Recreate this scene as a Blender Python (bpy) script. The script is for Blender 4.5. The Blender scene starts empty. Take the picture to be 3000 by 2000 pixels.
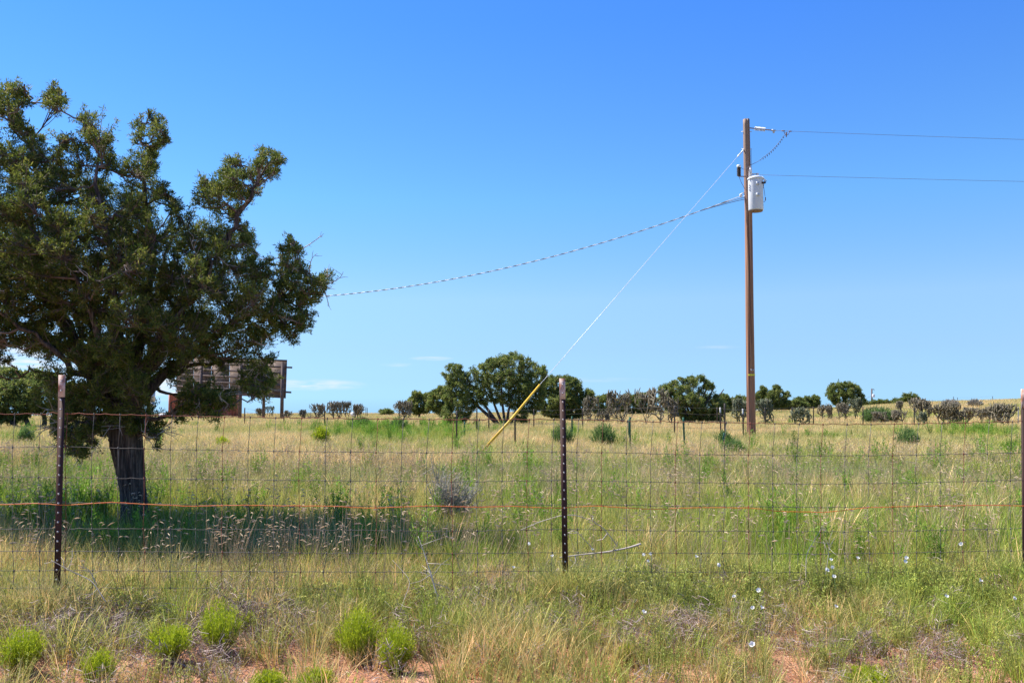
import bpy, math, random
import numpy as np
from mathutils import Vector
R = math.radians
rng = np.random.default_rng(7)
random.seed(7)
SC = bpy.context.scene
COL = SC.collection

# ------------------------------------------------------------------ camera, sky, sun, exposure
FPX, HOR, CAMZ = 2500.0, 1165.0, 1.25
PITCH = math.atan((HOR - 1000.0) / FPX)
cam = bpy.data.cameras.new('camera'); cam_o = bpy.data.objects.new('camera', cam); COL.objects.link(cam_o)
cam.sensor_width = 36.0; cam.lens = 36.0 * FPX / 3000.0
cam.clip_start = 0.05; cam.clip_end = 20000
cam_o.location = (0, 0, CAMZ); cam_o.rotation_euler = (R(90) + PITCH, 0, 0)
SC.camera = cam_o

SUN_EL, SUN_AZ = R(54), R(-66)          # azimuth measured from +Y (view direction) towards +X
SUN = Vector((math.sin(SUN_AZ) * math.cos(SUN_EL), math.cos(SUN_AZ) * math.cos(SUN_EL), math.sin(SUN_EL)))
world = bpy.data.worlds.new('World'); SC.world = world; world.use_nodes = True
wn, wl = world.node_tree.nodes, world.node_tree.links
wn.clear()
w_out = wn.new('ShaderNodeOutputWorld'); w_bg = wn.new('ShaderNodeBackground')
sky = wn.new('ShaderNodeTexSky'); sky.sky_type = 'NISHITA'; sky.sun_disc = False
sky.sun_elevation = SUN_EL; sky.sun_rotation = SUN_AZ
sky.altitude = 2000; sky.air_density = 1.0; sky.dust_density = 0.0; sky.ozone_density = 2.0
w_bg.inputs['Strength'].default_value = 0.100
def wmath(op, a, b=None, c=None):
    n = wn.new('ShaderNodeMath'); n.operation = op
    for i, v in enumerate((a, b, c)):
        if v is None: continue
        if isinstance(v, (int, float)): n.inputs[i].default_value = v
        else: wl.new(v, n.inputs[i])
    return n.outputs[0]
tc = wn.new('ShaderNodeTexCoord'); sx = wn.new('ShaderNodeSeparateXYZ'); wl.new(tc.outputs['Generated'], sx.inputs[0])
az = wmath('MULTIPLY', wmath('ARCTAN2', sx.outputs[0], sx.outputs[1]), 57.29578)
el = wmath('MULTIPLY', wmath('ARCSINE', sx.outputs[2]), 57.29578)
cv = wn.new('ShaderNodeCombineXYZ'); wl.new(wmath('MULTIPLY', az, 0.35), cv.inputs[0]); wl.new(wmath('MULTIPLY', el, 2.6), cv.inputs[1])
cn = wn.new('ShaderNodeTexNoise'); cn.inputs['Scale'].default_value = 1.6; cn.inputs['Detail'].default_value = 6; wl.new(cv.outputs[0], cn.inputs['Vector'])
cmask = None
for (a0, e0, hw, hh, amp) in [(-13.0, 0.85, 3.6, 0.42, 0.75), (-5.4, 2.62, 1.6, 0.16, 0.5), (-7.6, 2.2, 1.3, 0.16, 0.3),
                              (-23, 1.0, 5.5, 1.3, 1.0), (-31, 2.2, 6, 1.6, 1.0), (13.6, 3.3, 1.6, 0.14, 0.22), (4, 1.2, 6, 0.2, 0.15)]:
    u = wmath('DIVIDE', wmath('SUBTRACT', az, a0), hw); v = wmath('DIVIDE', wmath('SUBTRACT', el, e0), hh)
    d = wmath('ADD', wmath('MULTIPLY', u, u), wmath('MULTIPLY', v, v))
    m = wmath('MULTIPLY', wmath('MAXIMUM', wmath('SUBTRACT', 1.0, d), 0.0), amp)
    cmask = m if cmask is None else wmath('MAXIMUM', cmask, m)
cnm = wn.new('ShaderNodeMapRange'); cnm.inputs[1].default_value = 0.35; cnm.inputs[2].default_value = 0.62; wl.new(cn.outputs['Fac'], cnm.inputs[0])
cfac = wmath('MULTIPLY', cmask, cnm.outputs[0])
# clear high-desert air: the camera's blue-rich rendering of the sky, the same in every direction at a given height
sky_el = wn.new('ShaderNodeMapRange'); sky_el.inputs[1].default_value = 0; sky_el.inputs[2].default_value = 30; wl.new(el, sky_el.inputs[0])
sky_rp = wn.new('ShaderNodeValToRGB'); e_ = sky_rp.color_ramp.elements
SKY_STOPS = [(0, (.245, .44, .82)), (1.15, (.29, .45, .75)), (3.2, (.39, .51, .70)), (6.5, (.55, .66, .76)), (13, (.47, .785, 1.0)), (24.4, (.345, .745, 1.30))]
while len(e_) < len(SKY_STOPS): e_.new(.5)
for i_, (d_, c_) in enumerate(SKY_STOPS): e_[i_].position = d_ / 30; e_[i_].color = (*c_, 1)
wl.new(sky_el.outputs[0], sky_rp.inputs[0])
hs = wn.new('ShaderNodeMixRGB'); hs.blend_type = 'MULTIPLY'; hs.inputs[0].default_value = 1
wl.new(sky.outputs[0], hs.inputs[1]); wl.new(sky_rp.outputs[0], hs.inputs[2])
cmx = wn.new('ShaderNodeMixRGB'); wl.new(cfac, cmx.inputs[0]); wl.new(hs.outputs[0], cmx.inputs[1]); cmx.inputs[2].default_value = (4.2, 4.5, 4.9, 1)
wl.new(cmx.outputs[0], w_bg.inputs['Color']); wl.new(w_bg.outputs[0], w_out.inputs[0])

sun = bpy.data.lights.new('sun', 'SUN'); sun_o = bpy.data.objects.new('sun', sun); COL.objects.link(sun_o)
sun.energy = 5.0; sun.angle = R(0.53); sun.color = (1.0, 0.95, 0.87)
sun_o.rotation_euler = (-SUN).to_track_quat('-Z', 'Y').to_euler(); sun_o.location = (-10, 5, 20)
vs = SC.view_settings; vs.view_transform = 'Standard'; vs.look = 'None'; vs.exposure = 1.1; vs.gamma = 1.0; vs.use_curve_mapping = False
SC.cycles.max_bounces = 6; SC.cycles.transparent_max_bounces = 4

# ------------------------------------------------------------------ helpers
def tag(o, label=None, cat=None, group=None, kind=None):
    if label: o['label'] = label
    if cat: o['category'] = cat
    if group: o['group'] = group
    if kind: o['kind'] = kind
    return o
def empty(name, loc=(0, 0, 0), label=None, cat=None, group=None):
    o = bpy.data.objects.new(name, None); COL.objects.link(o); o.location = loc; o.empty_display_size = 0.2
    return tag(o, label, cat, group)
def link(name, me, parent=None, mat=None):
    o = bpy.data.objects.new(name, me); COL.objects.link(o)
    if mat is not None and not me.materials: me.materials.append(mat)
    if parent is not None: o.parent = parent
    return o
class MB:
    """collects numpy geometry; one mesh"""
    def __init__(s): s.v = []; s.f = []; s.n = 0; s.a = []
    def add(s, V, F, attr=None):
        V = np.asarray(V, float).reshape(-1, 3); s.v.append(V)
        for f in (F if isinstance(F, (list, tuple)) else [F]):
            f = np.asarray(f, int)
            if f.size: s.f.append(f + s.n)
        s.a.append(np.zeros((len(V), 2)) + (0.5 if attr is None else attr))
        s.n += len(V); return s
    def mesh(s, name, smooth=False):
        me = bpy.data.meshes.new(name)
        V = np.concatenate(s.v); A = np.concatenate(s.a)
        loops = np.concatenate([f.ravel() for f in s.f]); tot = np.concatenate([np.full(len(f), f.shape[1]) for f in s.f])
        me.vertices.add(len(V)); me.vertices.foreach_set('co', V.astype(np.float32).ravel())
        me.loops.add(len(loops)); me.loops.foreach_set('vertex_index', loops.astype(np.int32))
        me.polygons.add(len(tot)); st = np.concatenate([[0], np.cumsum(tot)[:-1]])
        me.polygons.foreach_set('loop_start', st.astype(np.int32)); me.polygons.foreach_set('loop_total', tot.astype(np.int32))
        if smooth: me.polygons.foreach_set('use_smooth', np.ones(len(tot), bool))
        at = me.attributes.new('bc', 'FLOAT_COLOR', 'POINT')
        c = np.ones((len(V), 4), np.float32); c[:, 0] = A[:, 0]; c[:, 1] = A[:, 1]; c[:, 2] = 0
        at.data.foreach_set('color', c.ravel())
        me.update(calc_edges=True); return me
    def build(s, name, mat, parent=None, smooth=False):
        return link(name, s.mesh(name, smooth), parent, mat)
    def box(s, c, size, rot=None):
        c = np.array(c, float); h = np.array(size, float) / 2
        V = np.array([[x, y, z] for x in (-1, 1) for y in (-1, 1) for z in (-1, 1)]) * h
        if rot is not None: V = V @ np.array(rot).T
        return s.add(V + c, np.array([[0, 1, 3, 2], [4, 6, 7, 5], [0, 4, 5, 1], [2, 3, 7, 6], [0, 2, 6, 4], [1, 5, 7, 3]]))
    def tube(s, P, r, n=6, cap=True, attr=None):
        P = np.asarray(P, float); r = np.broadcast_to(np.asarray(r, float), (len(P),))
        T = np.gradient(P, axis=0); T /= np.linalg.norm(T, axis=1)[:, None] + 1e-12
        ref = np.array([0, 0, 1.]) if abs(T[:, 2]).mean() < 0.8 else np.array([1., 0, 0])
        U = np.cross(T, ref); U /= np.linalg.norm(U, axis=1)[:, None] + 1e-12
        W = np.cross(T, U); a = np.arange(n) * 2 * math.pi / n
        V = P[:, None] + r[:, None, None] * (np.cos(a)[None, :, None] * U[:, None] + np.sin(a)[None, :, None] * W[:, None])
        m = len(P); i = np.arange(m - 1)[:, None] * n; j = np.arange(n)[None]; k = (j + 1) % n
        F = np.stack([i + j, i + n + j, i + n + k, i + k], -1).reshape(-1, 4)
        FF = [F]
        if cap: FF += [np.arange(n)[None], (m - 1) * n + np.arange(n)[None, ::-1]]
        return s.add(V.reshape(-1, 3), FF, attr)
    def lathe(s, prof, c=(0, 0, 0), n=20, axis=None):
        prof = np.array(prof, float); a = np.arange(n) * 2 * math.pi / n
        V = np.stack([prof[:, :1] * np.cos(a), prof[:, :1] * np.sin(a), np.repeat(prof[:, 1:], n, 1)], -1).reshape(-1, 3)
        if axis is not None:
            q = Vector((0, 0, 1)).rotation_difference(Vector(axis)).to_matrix(); V = V @ np.array(q).T
        m = len(prof); i = np.arange(m - 1)[:, None] * n; j = np.arange(n)[None]; k = (j + 1) % n
        F = np.stack([i + j, i + k, i + n + k, i + n + j], -1).reshape(-1, 4)
        return s.add(V + np.array(c), [F, np.arange(n)[None, ::-1], (m - 1) * n + np.arange(n)[None]])
def vnoise(x, y, seed=0):
    x = np.asarray(x, float); y = np.asarray(y, float)
    def h(i, j):
        n = np.sin(i * 127.1 + j * 311.7 + seed * 74.7) * 43758.5453
        return n - np.floor(n)
    i, j = np.floor(x), np.floor(y); u, v = x - i, y - j
    u, v = u * u * (3 - 2 * u), v * v * (3 - 2 * v)
    return (h(i, j) * (1 - u) + h(i + 1, j) * u) * (1 - v) + (h(i, j + 1) * (1 - u) + h(i + 1, j + 1) * u) * v
def fbm(x, y, seed=0): return 0.5 * vnoise(x, y, seed) + 0.3 * vnoise(x * 2.1, y * 2.1, seed + 3) + 0.2 * vnoise(x * 4.3, y * 4.3, seed + 9)
def sstep(a, b, x):
    t = np.clip((np.asarray(x, float) - a) / (b - a), 0, 1); return t * t * (3 - 2 * t)
CPX = [-1500, 1300, 1700, 2200, 2400, 2700, 3000, 4500]; CZ = [-.62, -.58, -.40, -.28, .0, .62, .95, 1.1]
def ground(x, y):
    x = np.asarray(x, float); y = np.asarray(y, float); r = np.hypot(x, y)
    px = 1500 + FPX * x / np.maximum(y, 1.0); zf = np.interp(px, CPX, CZ)
    z = np.where(y > 1, zf * sstep(28, 85, r), 0) - 0.027 * np.maximum(r - 92, 0)
    z = z + 0.05 * (fbm(x * .5, y * .5, 1) - .5) * sstep(80, 20, r) + 0.2 * (fbm(x * .07, y * .07, 5) - .5) * sstep(12, 35, r)
    near = sstep(9, 6, r)
    z = z + near * (0.05 * (fbm(x * 2.2, y * 2.2, 2) - .5) + 0.018 * (fbm(x * 9, y * 9, 4) - .5))
    m = np.exp(-((x + 1.62) / .16) ** 2 - ((y - 4.03) / .11) ** 2)         # the little mound of dug red soil
    return z + 0.055 * m
def ray(px, py):
    u, v = (px - 1500) / FPX, (1000 - py) / FPX; c, s_ = math.cos(PITCH), math.sin(PITCH)
    d = np.array([u, c - s_ * v, s_ + c * v]); return d
def pt(px, py, D):
    d = ray(px, py); return np.array([0, 0, CAMZ]) + d * (D / d[1])
def hit(px, py):
    d = ray(px, py); d = d / d[1]
    for Y in np.concatenate([np.arange(2.5, 30, .02), np.arange(30, 95, .1)]):
        p = np.array([0, 0, CAMZ]) + d * Y
        if p[2] <= ground(p[0], p[1]): return p
    return p
def hitc(px, py, c=.22):
    d = ray(px, py); d = d / d[1]
    for Y in np.concatenate([np.arange(2.5, 30, .05), np.arange(30, 95, .1)]):
        p = np.array([0, 0, CAMZ]) + d * Y; g = float(ground(p[0], p[1]))
        if p[2] <= g + c: return np.array([p[0], Y, g])
    return np.array([p[0], Y, g])
def gz(x, y): return float(ground(np.array(x), np.array(y)))

# ------------------------------------------------------------------ materials
def new_mat(name):
    m = bpy.data.materials.new(name); m.use_nodes = True; nt = m.node_tree
    return m, nt, nt.nodes['Principled BSDF'], nt.nodes['Material Output']
def ramp(nt, fac, stops):
    n = nt.nodes.new('ShaderNodeValToRGB'); e = n.color_ramp.elements
    while len(e) < len(stops): e.new(0.5)
    for i, (p, c) in enumerate(stops): e[i].position = p; e[i].color = (*c, 1)
    nt.links.new(fac, n.inputs[0]); return n.outputs[0]
def noise(nt, scale, detail=4, stretch=None, coord='Object'):
    t = nt.nodes.new('ShaderNodeTexCoord'); n = nt.nodes.new('ShaderNodeTexNoise')
    n.inputs['Scale'].default_value = scale; n.inputs['Detail'].default_value = detail
    if stretch:
        mp = nt.nodes.new('ShaderNodeMapping'); mp.inputs['Scale'].default_value = stretch
        nt.links.new(t.outputs[coord], mp.inputs[0]); nt.links.new(mp.outputs[0], n.inputs['Vector'])
    else: nt.links.new(t.outputs[coord], n.inputs['Vector'])
    return n.outputs['Fac']
def surf(name, stops, scale=6, stretch=None, rough=.7, metal=0, bump=0, detail=5, spec=.3):
    m, nt, b, o = new_mat(name); f = noise(nt, scale, detail, stretch)
    nt.links.new(ramp(nt, f, stops), b.inputs['Base Color']); b.inputs['Roughness'].default_value = rough
    b.inputs['Metallic'].default_value = metal; b.inputs['Specular IOR Level'].default_value = spec
    if bump:
        bp = nt.nodes.new('ShaderNodeBump'); bp.inputs['Strength'].default_value = bump; bp.inputs['Distance'].default_value = .02
        nt.links.new(f, bp.inputs['Height']); nt.links.new(bp.outputs[0], b.inputs['Normal'])
    return m
def leafy(name, stops, trans=.3, hstops=None, instanced=False, hue_rand=.25, rough=.6):
    """foliage: colour from the per-blade random value, optionally tinted per plant; thin-leaf translucency"""
    m, nt, b, o = new_mat(name); N, L = nt.nodes, nt.links
    a = N.new('ShaderNodeAttribute'); a.attribute_name = 'bc'; sp = N.new('ShaderNodeSeparateColor'); L.new(a.outputs['Color'], sp.inputs[0])
    col = ramp(nt, sp.outputs[0], stops)
    if hstops:
        h = ramp(nt, sp.outputs[1], hstops); mx = N.new('ShaderNodeMixRGB'); mx.blend_type = 'MULTIPLY'; mx.inputs[0].default_value = 1
        L.new(col, mx.inputs[1]); L.new(h, mx.inputs[2]); col = mx.outputs[0]
    if instanced:
        t = N.new('ShaderNodeAttribute'); t.attribute_type = 'INSTANCER'; t.attribute_name = 'tint'
        mx = N.new('ShaderNodeMixRGB'); mx.blend_type = 'MULTIPLY'; mx.inputs[0].default_value = 1
        L.new(col, mx.inputs[1]); L.new(t.outputs['Color'], mx.inputs[2]); col = mx.outputs[0]
    L.new(col, b.inputs['Base Color']); b.inputs['Roughness'].default_value = rough; b.inputs['Specular IOR Level'].default_value = .25
    tr = N.new('ShaderNodeBsdfTranslucent'); L.new(col, tr.inputs[0]); ms = N.new('ShaderNodeMixShader'); ms.inputs[0].default_value = trans
    L.new(b.outputs[0], ms.inputs[1]); L.new(tr.outputs[0], ms.inputs[2]); L.new(ms.outputs[0], o.inputs[0])
    return m
W1 = (1, 1, 1)
M = {}
M['grass'] = leafy('grass', [(0, (.45, .55, .40)), (.35, (.85, .95, .8)), (.65, (1.05, 1.05, .95)), (.8, (1.3, 1.12, 1.0)), (1, (1.75, 1.4, 1.25))], .3, [(0, (1.15, .92, .78)), (.4, W1), (1, (1.10, 1.02, .95))], True)
M['seed'] = leafy('seed_head', [(0, (.40, .29, .18)), (.5, (.56, .42, .28)), (1, (.70, .56, .40))], .25, None, True)
M['weed'] = leafy('weed', [(0, (.7, .8, .7)), (.5, W1), (1, (1.35, 1.2, .8))], .35, [(0, (1.2, .92, .8)), (.3, W1), (1, (1.1, 1.1, .9))], True)
M['brush'] = leafy('dry_brush', [(0, (.13, .085, .075)), (.5, (.25, .185, .16)), (1, (.44, .36, .30))], .05, None, True)
M['litter'] = leafy('litter', [(0, (.13, .06, .04)), (.35, (.27, .135, .085)), (.7, (.40, .24, .15)), (1, (.6, .48, .36))], .0, None, True)
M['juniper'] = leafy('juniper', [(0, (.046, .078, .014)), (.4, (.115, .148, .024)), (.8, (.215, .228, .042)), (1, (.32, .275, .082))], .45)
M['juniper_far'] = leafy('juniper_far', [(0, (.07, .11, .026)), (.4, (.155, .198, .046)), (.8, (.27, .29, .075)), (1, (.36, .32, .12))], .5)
M['bark'] = surf('bark', [(.32, (.022, .016, .013)), (.5, (.075, .055, .043)), (.72, (.19, .145, .115))], 7, (8, 8, .6), .9, bump=1.0)
M['twig'] = surf('twig', [(.35, (.10, .07, .055)), (.6, (.20, .15, .12)), (.8, (.34, .27, .22))], 12, None, .85)
M['dead_twig'] = surf('dead_twig', [(.3, (.34, .28, .24)), (.7, (.58, .50, .43))], 14, None, .85)
M['snakeweed'] = leafy('snakeweed', [(0, (.18, .25, .014)), (.5, (.31, .40, .020)), (1, (.45, .52, .035))], .4, [(0, (1.05, .72, 1.5)), (.35, (.95, .85, 1.3)), (.65, W1), (1, (1.2, 1.1, 1))])
M['bluebush'] = leafy('bluebush', [(0, (.07, .12, .035)), (.5, (.12, .20, .06)), (1, (.20, .29, .09))], .35, [(0, (1.2, .88, .9)), (.4, W1), (1, (1.1, 1.1, 1))])
M['sage'] = leafy('grey_brush', [(0, (.15, .13, .095)), (.5, (.30, .27, .21)), (1, (.52, .48, .39))], .1)
M['cholla'] = leafy('cholla', [(0, (.055, .050, .030)), (.4, (.120, .103, .062)), (.75, (.21, .175, .112)), (1, (.33, .27, .185))], 0)
M['green_cholla'] = leafy('green_cholla', [(0, (.05, .065, .028)), (.5, (.10, .115, .055)), (1, (.22, .20, .13))], 0)
M['petal'] = leafy('petal', [(0, (.80, .78, .77)), (1, (.86, .84, .83))], .5)
M['soil'], nt, b, o = new_mat('soil')
n1 = noise(nt, 3.5, 8); n2 = noise(nt, 55, 6)
c1 = ramp(nt, n1, [(.3, (.24, .105, .058)), (.5, (.36, .175, .098)), (.7, (.50, .27, .165))])
c2 = ramp(nt, n2, [(.32, (.45, .40, .38)), (.5, W1), (.7, (1.2, 1.15, 1.1))])
mx = nt.nodes.new('ShaderNodeMixRGB'); mx.blend_type = 'MULTIPLY'; mx.inputs[0].default_value = .8
nt.links.new(c1, mx.inputs[1]); nt.links.new(c2, mx.inputs[2])
geo = nt.nodes.new('ShaderNodeNewGeometry'); ln = nt.nodes.new('ShaderNodeVectorMath'); ln.operation = 'LENGTH'; nt.links.new(geo.outputs['Position'], ln.inputs[0])
mr = nt.nodes.new('ShaderNodeMapRange'); mr.inputs[1].default_value = 7; mr.inputs[2].default_value = 14; nt.links.new(ln.outputs['Value'], mr.inputs[0])
fieldc = ramp(nt, noise(nt, .35, 6), [(.35, (.16, .15, .06)), (.55, (.30, .24, .12)), (.7, (.38, .29, .15))])   # thatch of last year's grass
mx2 = nt.nodes.new('ShaderNodeMixRGB'); nt.links.new(mr.outputs[0], mx2.inputs[0]); nt.links.new(mx.outputs[0], mx2.inputs[1]); nt.links.new(fieldc, mx2.inputs[2])
nt.links.new(mx2.outputs[0], b.inputs['Base Color']); b.inputs['Roughness'].default_value = .95; b.inputs['Specular IOR Level'].default_value = .1
bp = nt.nodes.new('ShaderNodeBump'); bp.inputs['Strength'].default_value = .7; bp.inputs['Distance'].default_value = .015; nt.links.new(n2, bp.inputs['Height']); nt.links.new(bp.outputs[0], b.inputs['Normal'])
M['rust_wire'] = surf('rust_wire', [(.35, (.16, .055, .035)), (.65, (.30, .11, .07))], 9, None, .8, .2)
M['grey_wire'] = surf('grey_wire', [(.35, (.075, .07, .065)), (.65, (.17, .155, .14))], 9, None, .7, .3)
M['orange_wire'] = surf('orange_wire', [(.35, (.72, .13, .025)), (.65, (.85, .24, .06))], 5, None, .6)
M['post_brown'] = surf('post_brown', [(.35, (.030, .014, .012)), (.6, (.062, .026, .020)), (.75, (.13, .05, .03))], 14, (1, 1, .4), .7, .1)
M['post_white'] = surf('post_white', [(.32, (.20, .065, .035)), (.43, (.36, .18, .12)), (.52, (.52, .41, .36)), (.8, (.60, .53, .49))], 26, (1, 1, .45), .7, bump=.3)
M['stud'] = surf('stud', [(.3, (.35, .31, .29)), (.7, (.68, .64, .62))], 30, None, .5, .3)
M['post_dark'] = surf('post_dark', [(.3, (.055, .048, .042)), (.7, (.12, .095, .08))], 8, None, .8)
M['post_green'] = surf('post_green', [(.3, (.012, .075, .045)), (.7, (.03, .13, .08))], 8, None, .6)
M['post_bare'] = surf('post_bare', [(.3, (.55, .52, .48)), (.7, (.72, .7, .66))], 8, None, .6)
m, nt, b, o = new_mat('pole_wood'); M['pole_wood'] = m
f1 = noise(nt, 3.2, 7, (6, 6, .10)); f2 = noise(nt, 2.4, 6, (6, 6, .18))
c1 = ramp(nt, f1, [(.34, (.045, .018, .011)), (.44, (.16, .062, .032)), (.55, (.36, .15, .072)), (.7, (.50, .28, .165))])
c2 = ramp(nt, f2, [(.36, (.11, .075, .06)), (.5, (.25, .18, .14)), (.65, (.38, .28, .22))])
tcn = nt.nodes.new('ShaderNodeTexCoord'); sz = nt.nodes.new('ShaderNodeSeparateXYZ'); nt.links.new(tcn.outputs['Object'], sz.inputs[0])
mr = nt.nodes.new('ShaderNodeMapRange'); mr.inputs[1].default_value = 5.5; mr.inputs[2].default_value = 9.2; mr.inputs[3].default_value = .12; mr.inputs[4].default_value = .85; nt.links.new(sz.outputs[2], mr.inputs[0])
mx = nt.nodes.new('ShaderNodeMixRGB'); nt.links.new(mr.outputs[0], mx.inputs[0]); nt.links.new(c1, mx.inputs[1]); nt.links.new(c2, mx.inputs[2])
nt.links.new(mx.outputs[0], b.inputs['Base Color']); b.inputs['Roughness'].default_value = .85
bp = nt.nodes.new('ShaderNodeBump'); bp.inputs['Strength'].default_value = .8; bp.inputs['Distance'].default_value = .03; nt.links.new(f1, bp.inputs['Height']); nt.links.new(bp.outputs[0], b.inputs['Normal'])
M['old_pole'] = surf('old_pole', [(.3, (.10, .12, .095)), (.7, (.21, .23, .19))], 3, (6, 6, .3), .9, bump=.4)
M['tank_grey'] = surf('tank_grey', [(.3, (.56, .57, .60)), (.7, (.66, .67, .70))], 4, None, .42, spec=.4)
M['steel'] = surf('galvanised_steel', [(.3, (.38, .38, .39)), (.7, (.58, .58, .6))], 10, None, .45, .5)
M['porcelain'] = surf('porcelain', [(.3, (.58, .57, .60)), (.7, (.70, .69, .71))], 5, None, .3, spec=.5)
M['dark_rubber'] = surf('dark_rubber', [(.3, (.035, .028, .035)), (.7, (.075, .06, .065))], 6, None, .5)
M['brown_metal'] = surf('brown_metal', [(.3, (.16, .10, .08)), (.7, (.30, .20, .16))], 20, None, .7)
M['line_dark'] = surf('line_dark', [(.3, (.10, .10, .12)), (.7, (.20, .20, .22))], 3, None, .6)
M['guy'] = surf('guy_strand', [(.3, (.55, .55, .56)), (.7, (.75, .75, .77))], 3, None, .45, .3)
M['yellow'] = surf('yellow_plastic', [(.3, (.62, .36, .025)), (.7, (.78, .49, .05))], 3, None, .5)
M['tag_yellow'] = surf('tag_yellow', [(.3, (.60, .52, .03)), (.7, (.72, .64, .06))], 9, None, .5)
M['white'] = surf('white_paint', [(.3, (.74, .74, .74)), (.7, (.82, .82, .82))], 5, None, .5)
M['plywood'] = surf('plywood', [(.3, (.085, .058, .046)), (.5, (.14, .10, .082)), (.7, (.21, .16, .13))], 2.5, (1, 1, 3), .9)
M['timber'] = surf('timber', [(.3, (.075, .052, .046)), (.7, (.14, .10, .088))], 3, (3, 3, 1), .9)
M['red_metal'] = surf('red_metal', [(.3, (.30, .075, .040)), (.5, (.43, .125, .070)), (.7, (.50, .19, .12))], 1.3, (2, 2, .5), .7)
M['glass'] = surf('dark_glass', [(0, (.02, .025, .03)), (1, (.03, .035, .04))], 2, None, .1, spec=.5)
M['tyre'] = surf('tyre_rubber', [(0, (.02, .02, .02)), (1, (.03, .03, .03))], 5, None, .9)

# ------------------------------------------------------------------ ground
ys = np.concatenate([-np.geomspace(6000, 3, 30), np.linspace(-2, 3.2, 14), np.linspace(3.3, 9, 110), np.geomspace(9.2, 120, 90), np.geomspace(128, 6000, 24)])
xh = np.concatenate([np.linspace(0.03, 5, 90), np.geomspace(5.2, 90, 60), np.geomspace(100, 6000, 22)])
xs = np.concatenate([-xh[::-1], xh])
X, Y = np.meshgrid(xs, ys); Z = ground(X, Y)
nx, ny = len(xs), len(ys); i = np.arange(ny - 1)[:, None] * nx; j = np.arange(nx - 1)[None]
F = np.stack([i + j, i + j + 1, i + nx + j + 1, i + nx + j], -1).reshape(-1, 4)
g = MB().add(np.stack([X, Y, Z], -1), F).build('ground', M['soil'], smooth=True)
tag(g, 'open field of reddish soil under the grass, rising gently to the right', 'ground', kind='structure')

# ------------------------------------------------------------------ junipers
def in_poly(P, x, y):
    P = np.asarray(P, float); n = len(P); ins = np.zeros(np.shape(x), bool); j = n - 1
    for i in range(n):
        xi, yi, xj, yj = *P[i], *P[j]
        c = ((yi > y) != (yj > y)) & (x < (xj - xi) * (y - yi) / (yj - yi + 1e-9) + xi); ins ^= c; j = i
    return ins
def edge_dist(P, x, y):
    P = np.asarray(P, float); d = np.full(np.shape(x), 1e9); Q = np.roll(P, -1, 0)
    for a, b in zip(P, Q):
        ab = b - a; t = np.clip(((x - a[0]) * ab[0] + (y - a[1]) * ab[1]) / (ab @ ab + 1e-9), 0, 1)
        d = np.minimum(d, np.hypot(x - a[0] - t * ab[0], y - a[1] - t * ab[1]))
    return d
def bez(a, b, c, n):
    t = np.linspace(0, 1, n)[:, None]; return (1 - t) ** 2 * a + 2 * t * (1 - t) * b + t * t * c
def clump_quads(C, out, n, rad, L, W, rs, up=.35):
    """n small leaf sprays round every centre in C (m,3), leaning along 'out'"""
    m = len(C); d = rs.normal(size=(m, n, 3)) + out[:, None] * .8 + np.array([0, 0, up]); d /= np.linalg.norm(d, axis=2)[..., None]
    off = rs.normal(size=(m, n, 3)); off *= (rad * rs.uniform(.5, 1.45, (m, 1, 1)) * rs.uniform(.25, 1, (m, n, 1)) ** .6) / np.linalg.norm(off, axis=2)[..., None]
    b = C[:, None] + off; s = np.cross(d, rs.normal(size=(m, n, 3))); s /= np.linalg.norm(s, axis=2)[..., None] + 1e-9
    l = L * rs.uniform(.6, 1.35, (m, n, 1)); w = W * rs.uniform(.6, 1.3, (m, n, 1))
    V = np.stack([b, b + d * l * .5 + s * w * .5, b + d * l, b + d * l * .45 - s * w * .5], 2)
    q = np.arange(m * n)[:, None] * 4 + np.arange(4)
    tone = np.clip(rs.normal(.42, .20, (m, 1)) + rs.normal(0, .2, (m, n)), 0, 1)
    A = np.repeat(np.stack([tone.ravel(), np.full(m * n, .5)], 1), 4, 0)
    return V.reshape(-1, 3), q, A
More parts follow.
